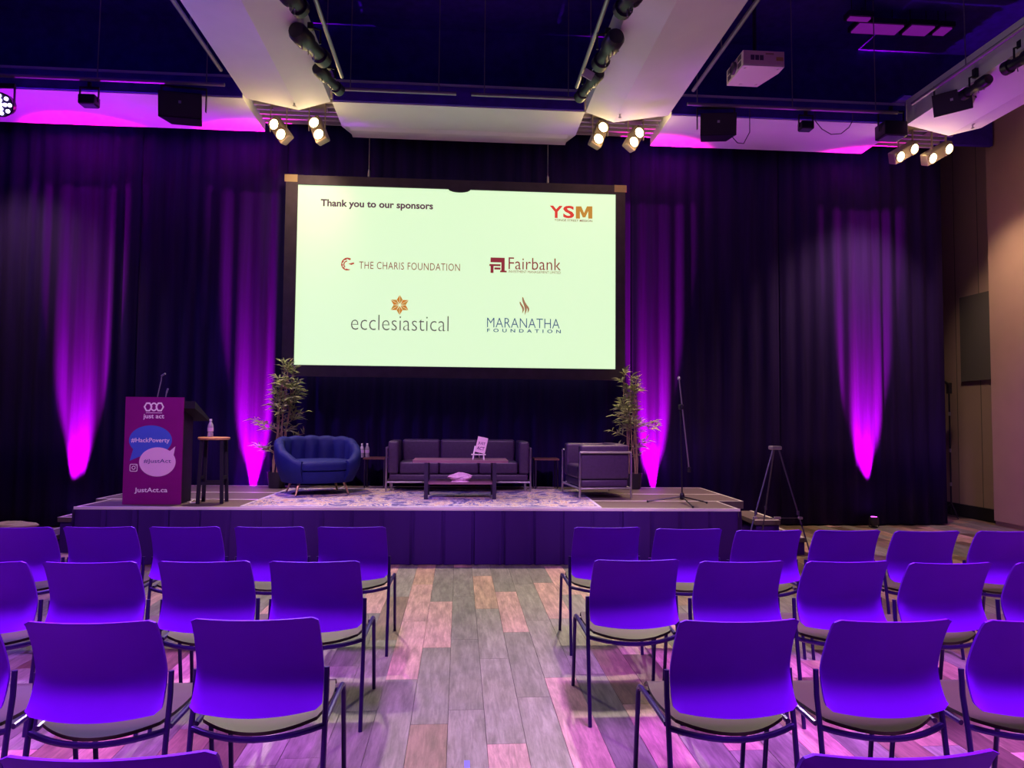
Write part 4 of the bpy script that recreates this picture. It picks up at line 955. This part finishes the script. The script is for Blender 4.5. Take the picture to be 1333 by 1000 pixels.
# projector
PA = py(967.5, 85, 8.0)
pj = empty('projector', PA+Vector((0.25, 0.26, 0)), 0, 'white ceiling projector hanging in the right bay', 'projector')
PJW = mat('projector_white', (0.80, 0.68, 0.66), 0.5)
PJP = mat('projector_panel_pink', (0.80, 0.58, 0.56), 0.5)
b = MB(); b.prism([(-0.25, -0.26), (0.25, -0.26), (0.25, -0.10), (0.14, 0.26), (-0.25, 0.26)], lambda x, y: (x, y, 0.0), (0, 0, 0.185)); b.build('case', PJW, pj)
MB().box(-0.245, 0.245, -0.264, -0.260, 0.02, 0.18).build('rear_panel', PJP, pj)
VD = mat('vent_dark', (0.10, 0.06, 0.13), 0.6)
for k in range(3): MB().box(-0.16+k*0.055, -0.115+k*0.055, -0.267, -0.264, 0.07, 0.13).build('vent', VD, pj)
MB().box(0.15, 0.235, -0.267, -0.264, 0.07, 0.115).build('rating_label', mat('label_yellow', (0.65, 0.42, 0.12), 0.6), pj)
MB().box(0.02, 0.12, -0.267, -0.264, 0.14, 0.16).build('rating_label', mat('label_tan', (0.45, 0.28, 0.2), 0.6), pj)
for yy, zz in ((-0.20, 0.03), (-0.20, 0.11), (0.12, 0.03), (0.12, 0.11)): MB().box(-0.253, -0.25, yy, yy+0.10, zz, zz+0.06).build('front_vent', VD, pj)
MB().lathe([(0.075, 0), (0.075, 0.03), (0.06, 0.035), (0.055, 0.02)], 20, Matrix.Translation((-0.25, 0.01, 0.095)) @ Matrix.Rotation(-PI/2, 4, 'Y')).build('lens', VD, pj, True)
for sx in (-0.2, 0.2):
    for sy in (-0.2, 0.2): MB().lathe([(0.018, -0.012), (0.02, 0.0)], 10, Matrix.Translation((sx if sy < 0 else sx*0.5, sy, 0))).build('foot', PJW, pj)
MB().tube([(0, 0, 0.185), (0, 0, 7.2-pj.location.z)], 0.025, 8).build('ceiling_pole', FIX, pj)
MB().box(-0.15, 0.15, -0.12, 0.12, 0.185, 0.21).build('mount_plate', FIX, pj)
# glowing strips and housings added to stand for purple-lit ceiling gaps; then ducts
STR = mat('gap_glow_purple', (0.2, 0.02, 0.3), 0.5, emit=(0.42, 0.02, 0.62), es=0.3)
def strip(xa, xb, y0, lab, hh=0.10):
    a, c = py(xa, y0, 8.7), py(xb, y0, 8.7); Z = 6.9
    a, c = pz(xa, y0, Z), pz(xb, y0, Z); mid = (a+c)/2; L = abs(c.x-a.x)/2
    e = empty('lit_gap_strip', mid, 0, lab, 'light', 'added glow strips standing for lit ceiling gaps')
    MB().box(-L, L, -hh/2, hh/2, 0.0, 0.02).build('glow_face', STR, e); MB().box(-L-0.03, L+0.03, -hh/2-0.03, hh/2+0.03, 0.02, 0.09).build('housing', FIX, e)
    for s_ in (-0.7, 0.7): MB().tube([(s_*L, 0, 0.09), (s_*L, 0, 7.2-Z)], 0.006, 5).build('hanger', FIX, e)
strip(1112, 1172, 39, 'added purple glow strip for a lit ceiling gap in the right bay, lower left one', 0.22)
strip(1180, 1211, 41, 'added purple glow strip for a lit ceiling gap in the right bay, lower middle one', 0.22)
strip(1219, 1234, 42, 'added purple glow strip for a lit ceiling gap in the right bay, lower right stub', 0.18)
strip(1104, 1132, 26, 'thin added purple glow strip for a lit ceiling gap in the right bay, above the lower left one', 0.08)
DUCT = mat('duct_black', (0.016, 0.011, 0.04), 0.6)
for (x0_, x1_, yv, z, r_, lab) in ((-7.5, -3.0, 6.4, 6.75, 0.16, 'dark round duct in the left ceiling bay'), (-1.5, 1.4, 7.4, 6.8, 0.14, 'dark round duct in the middle ceiling bay'), (2.9, 5.9, 6.2, 6.6, 0.13, 'dark round duct in the right ceiling bay')):
    o = MB().tube([(x0_-(x0_+x1_)/2, 0, 0), (x1_-(x0_+x1_)/2, 0, 0)], r_, 16).build('duct', DUCT, None, True); o.location = ((x0_+x1_)/2, yv, z)
    for t in (-0.35, 0.35): MB().tube([((x1_-x0_)*t, 0, r_*0.9), ((x1_-x0_)*t, 0, 7.2-z)], 0.008, 5).build('hanger', DUCT, o)
    tag(o, lab, 'duct')
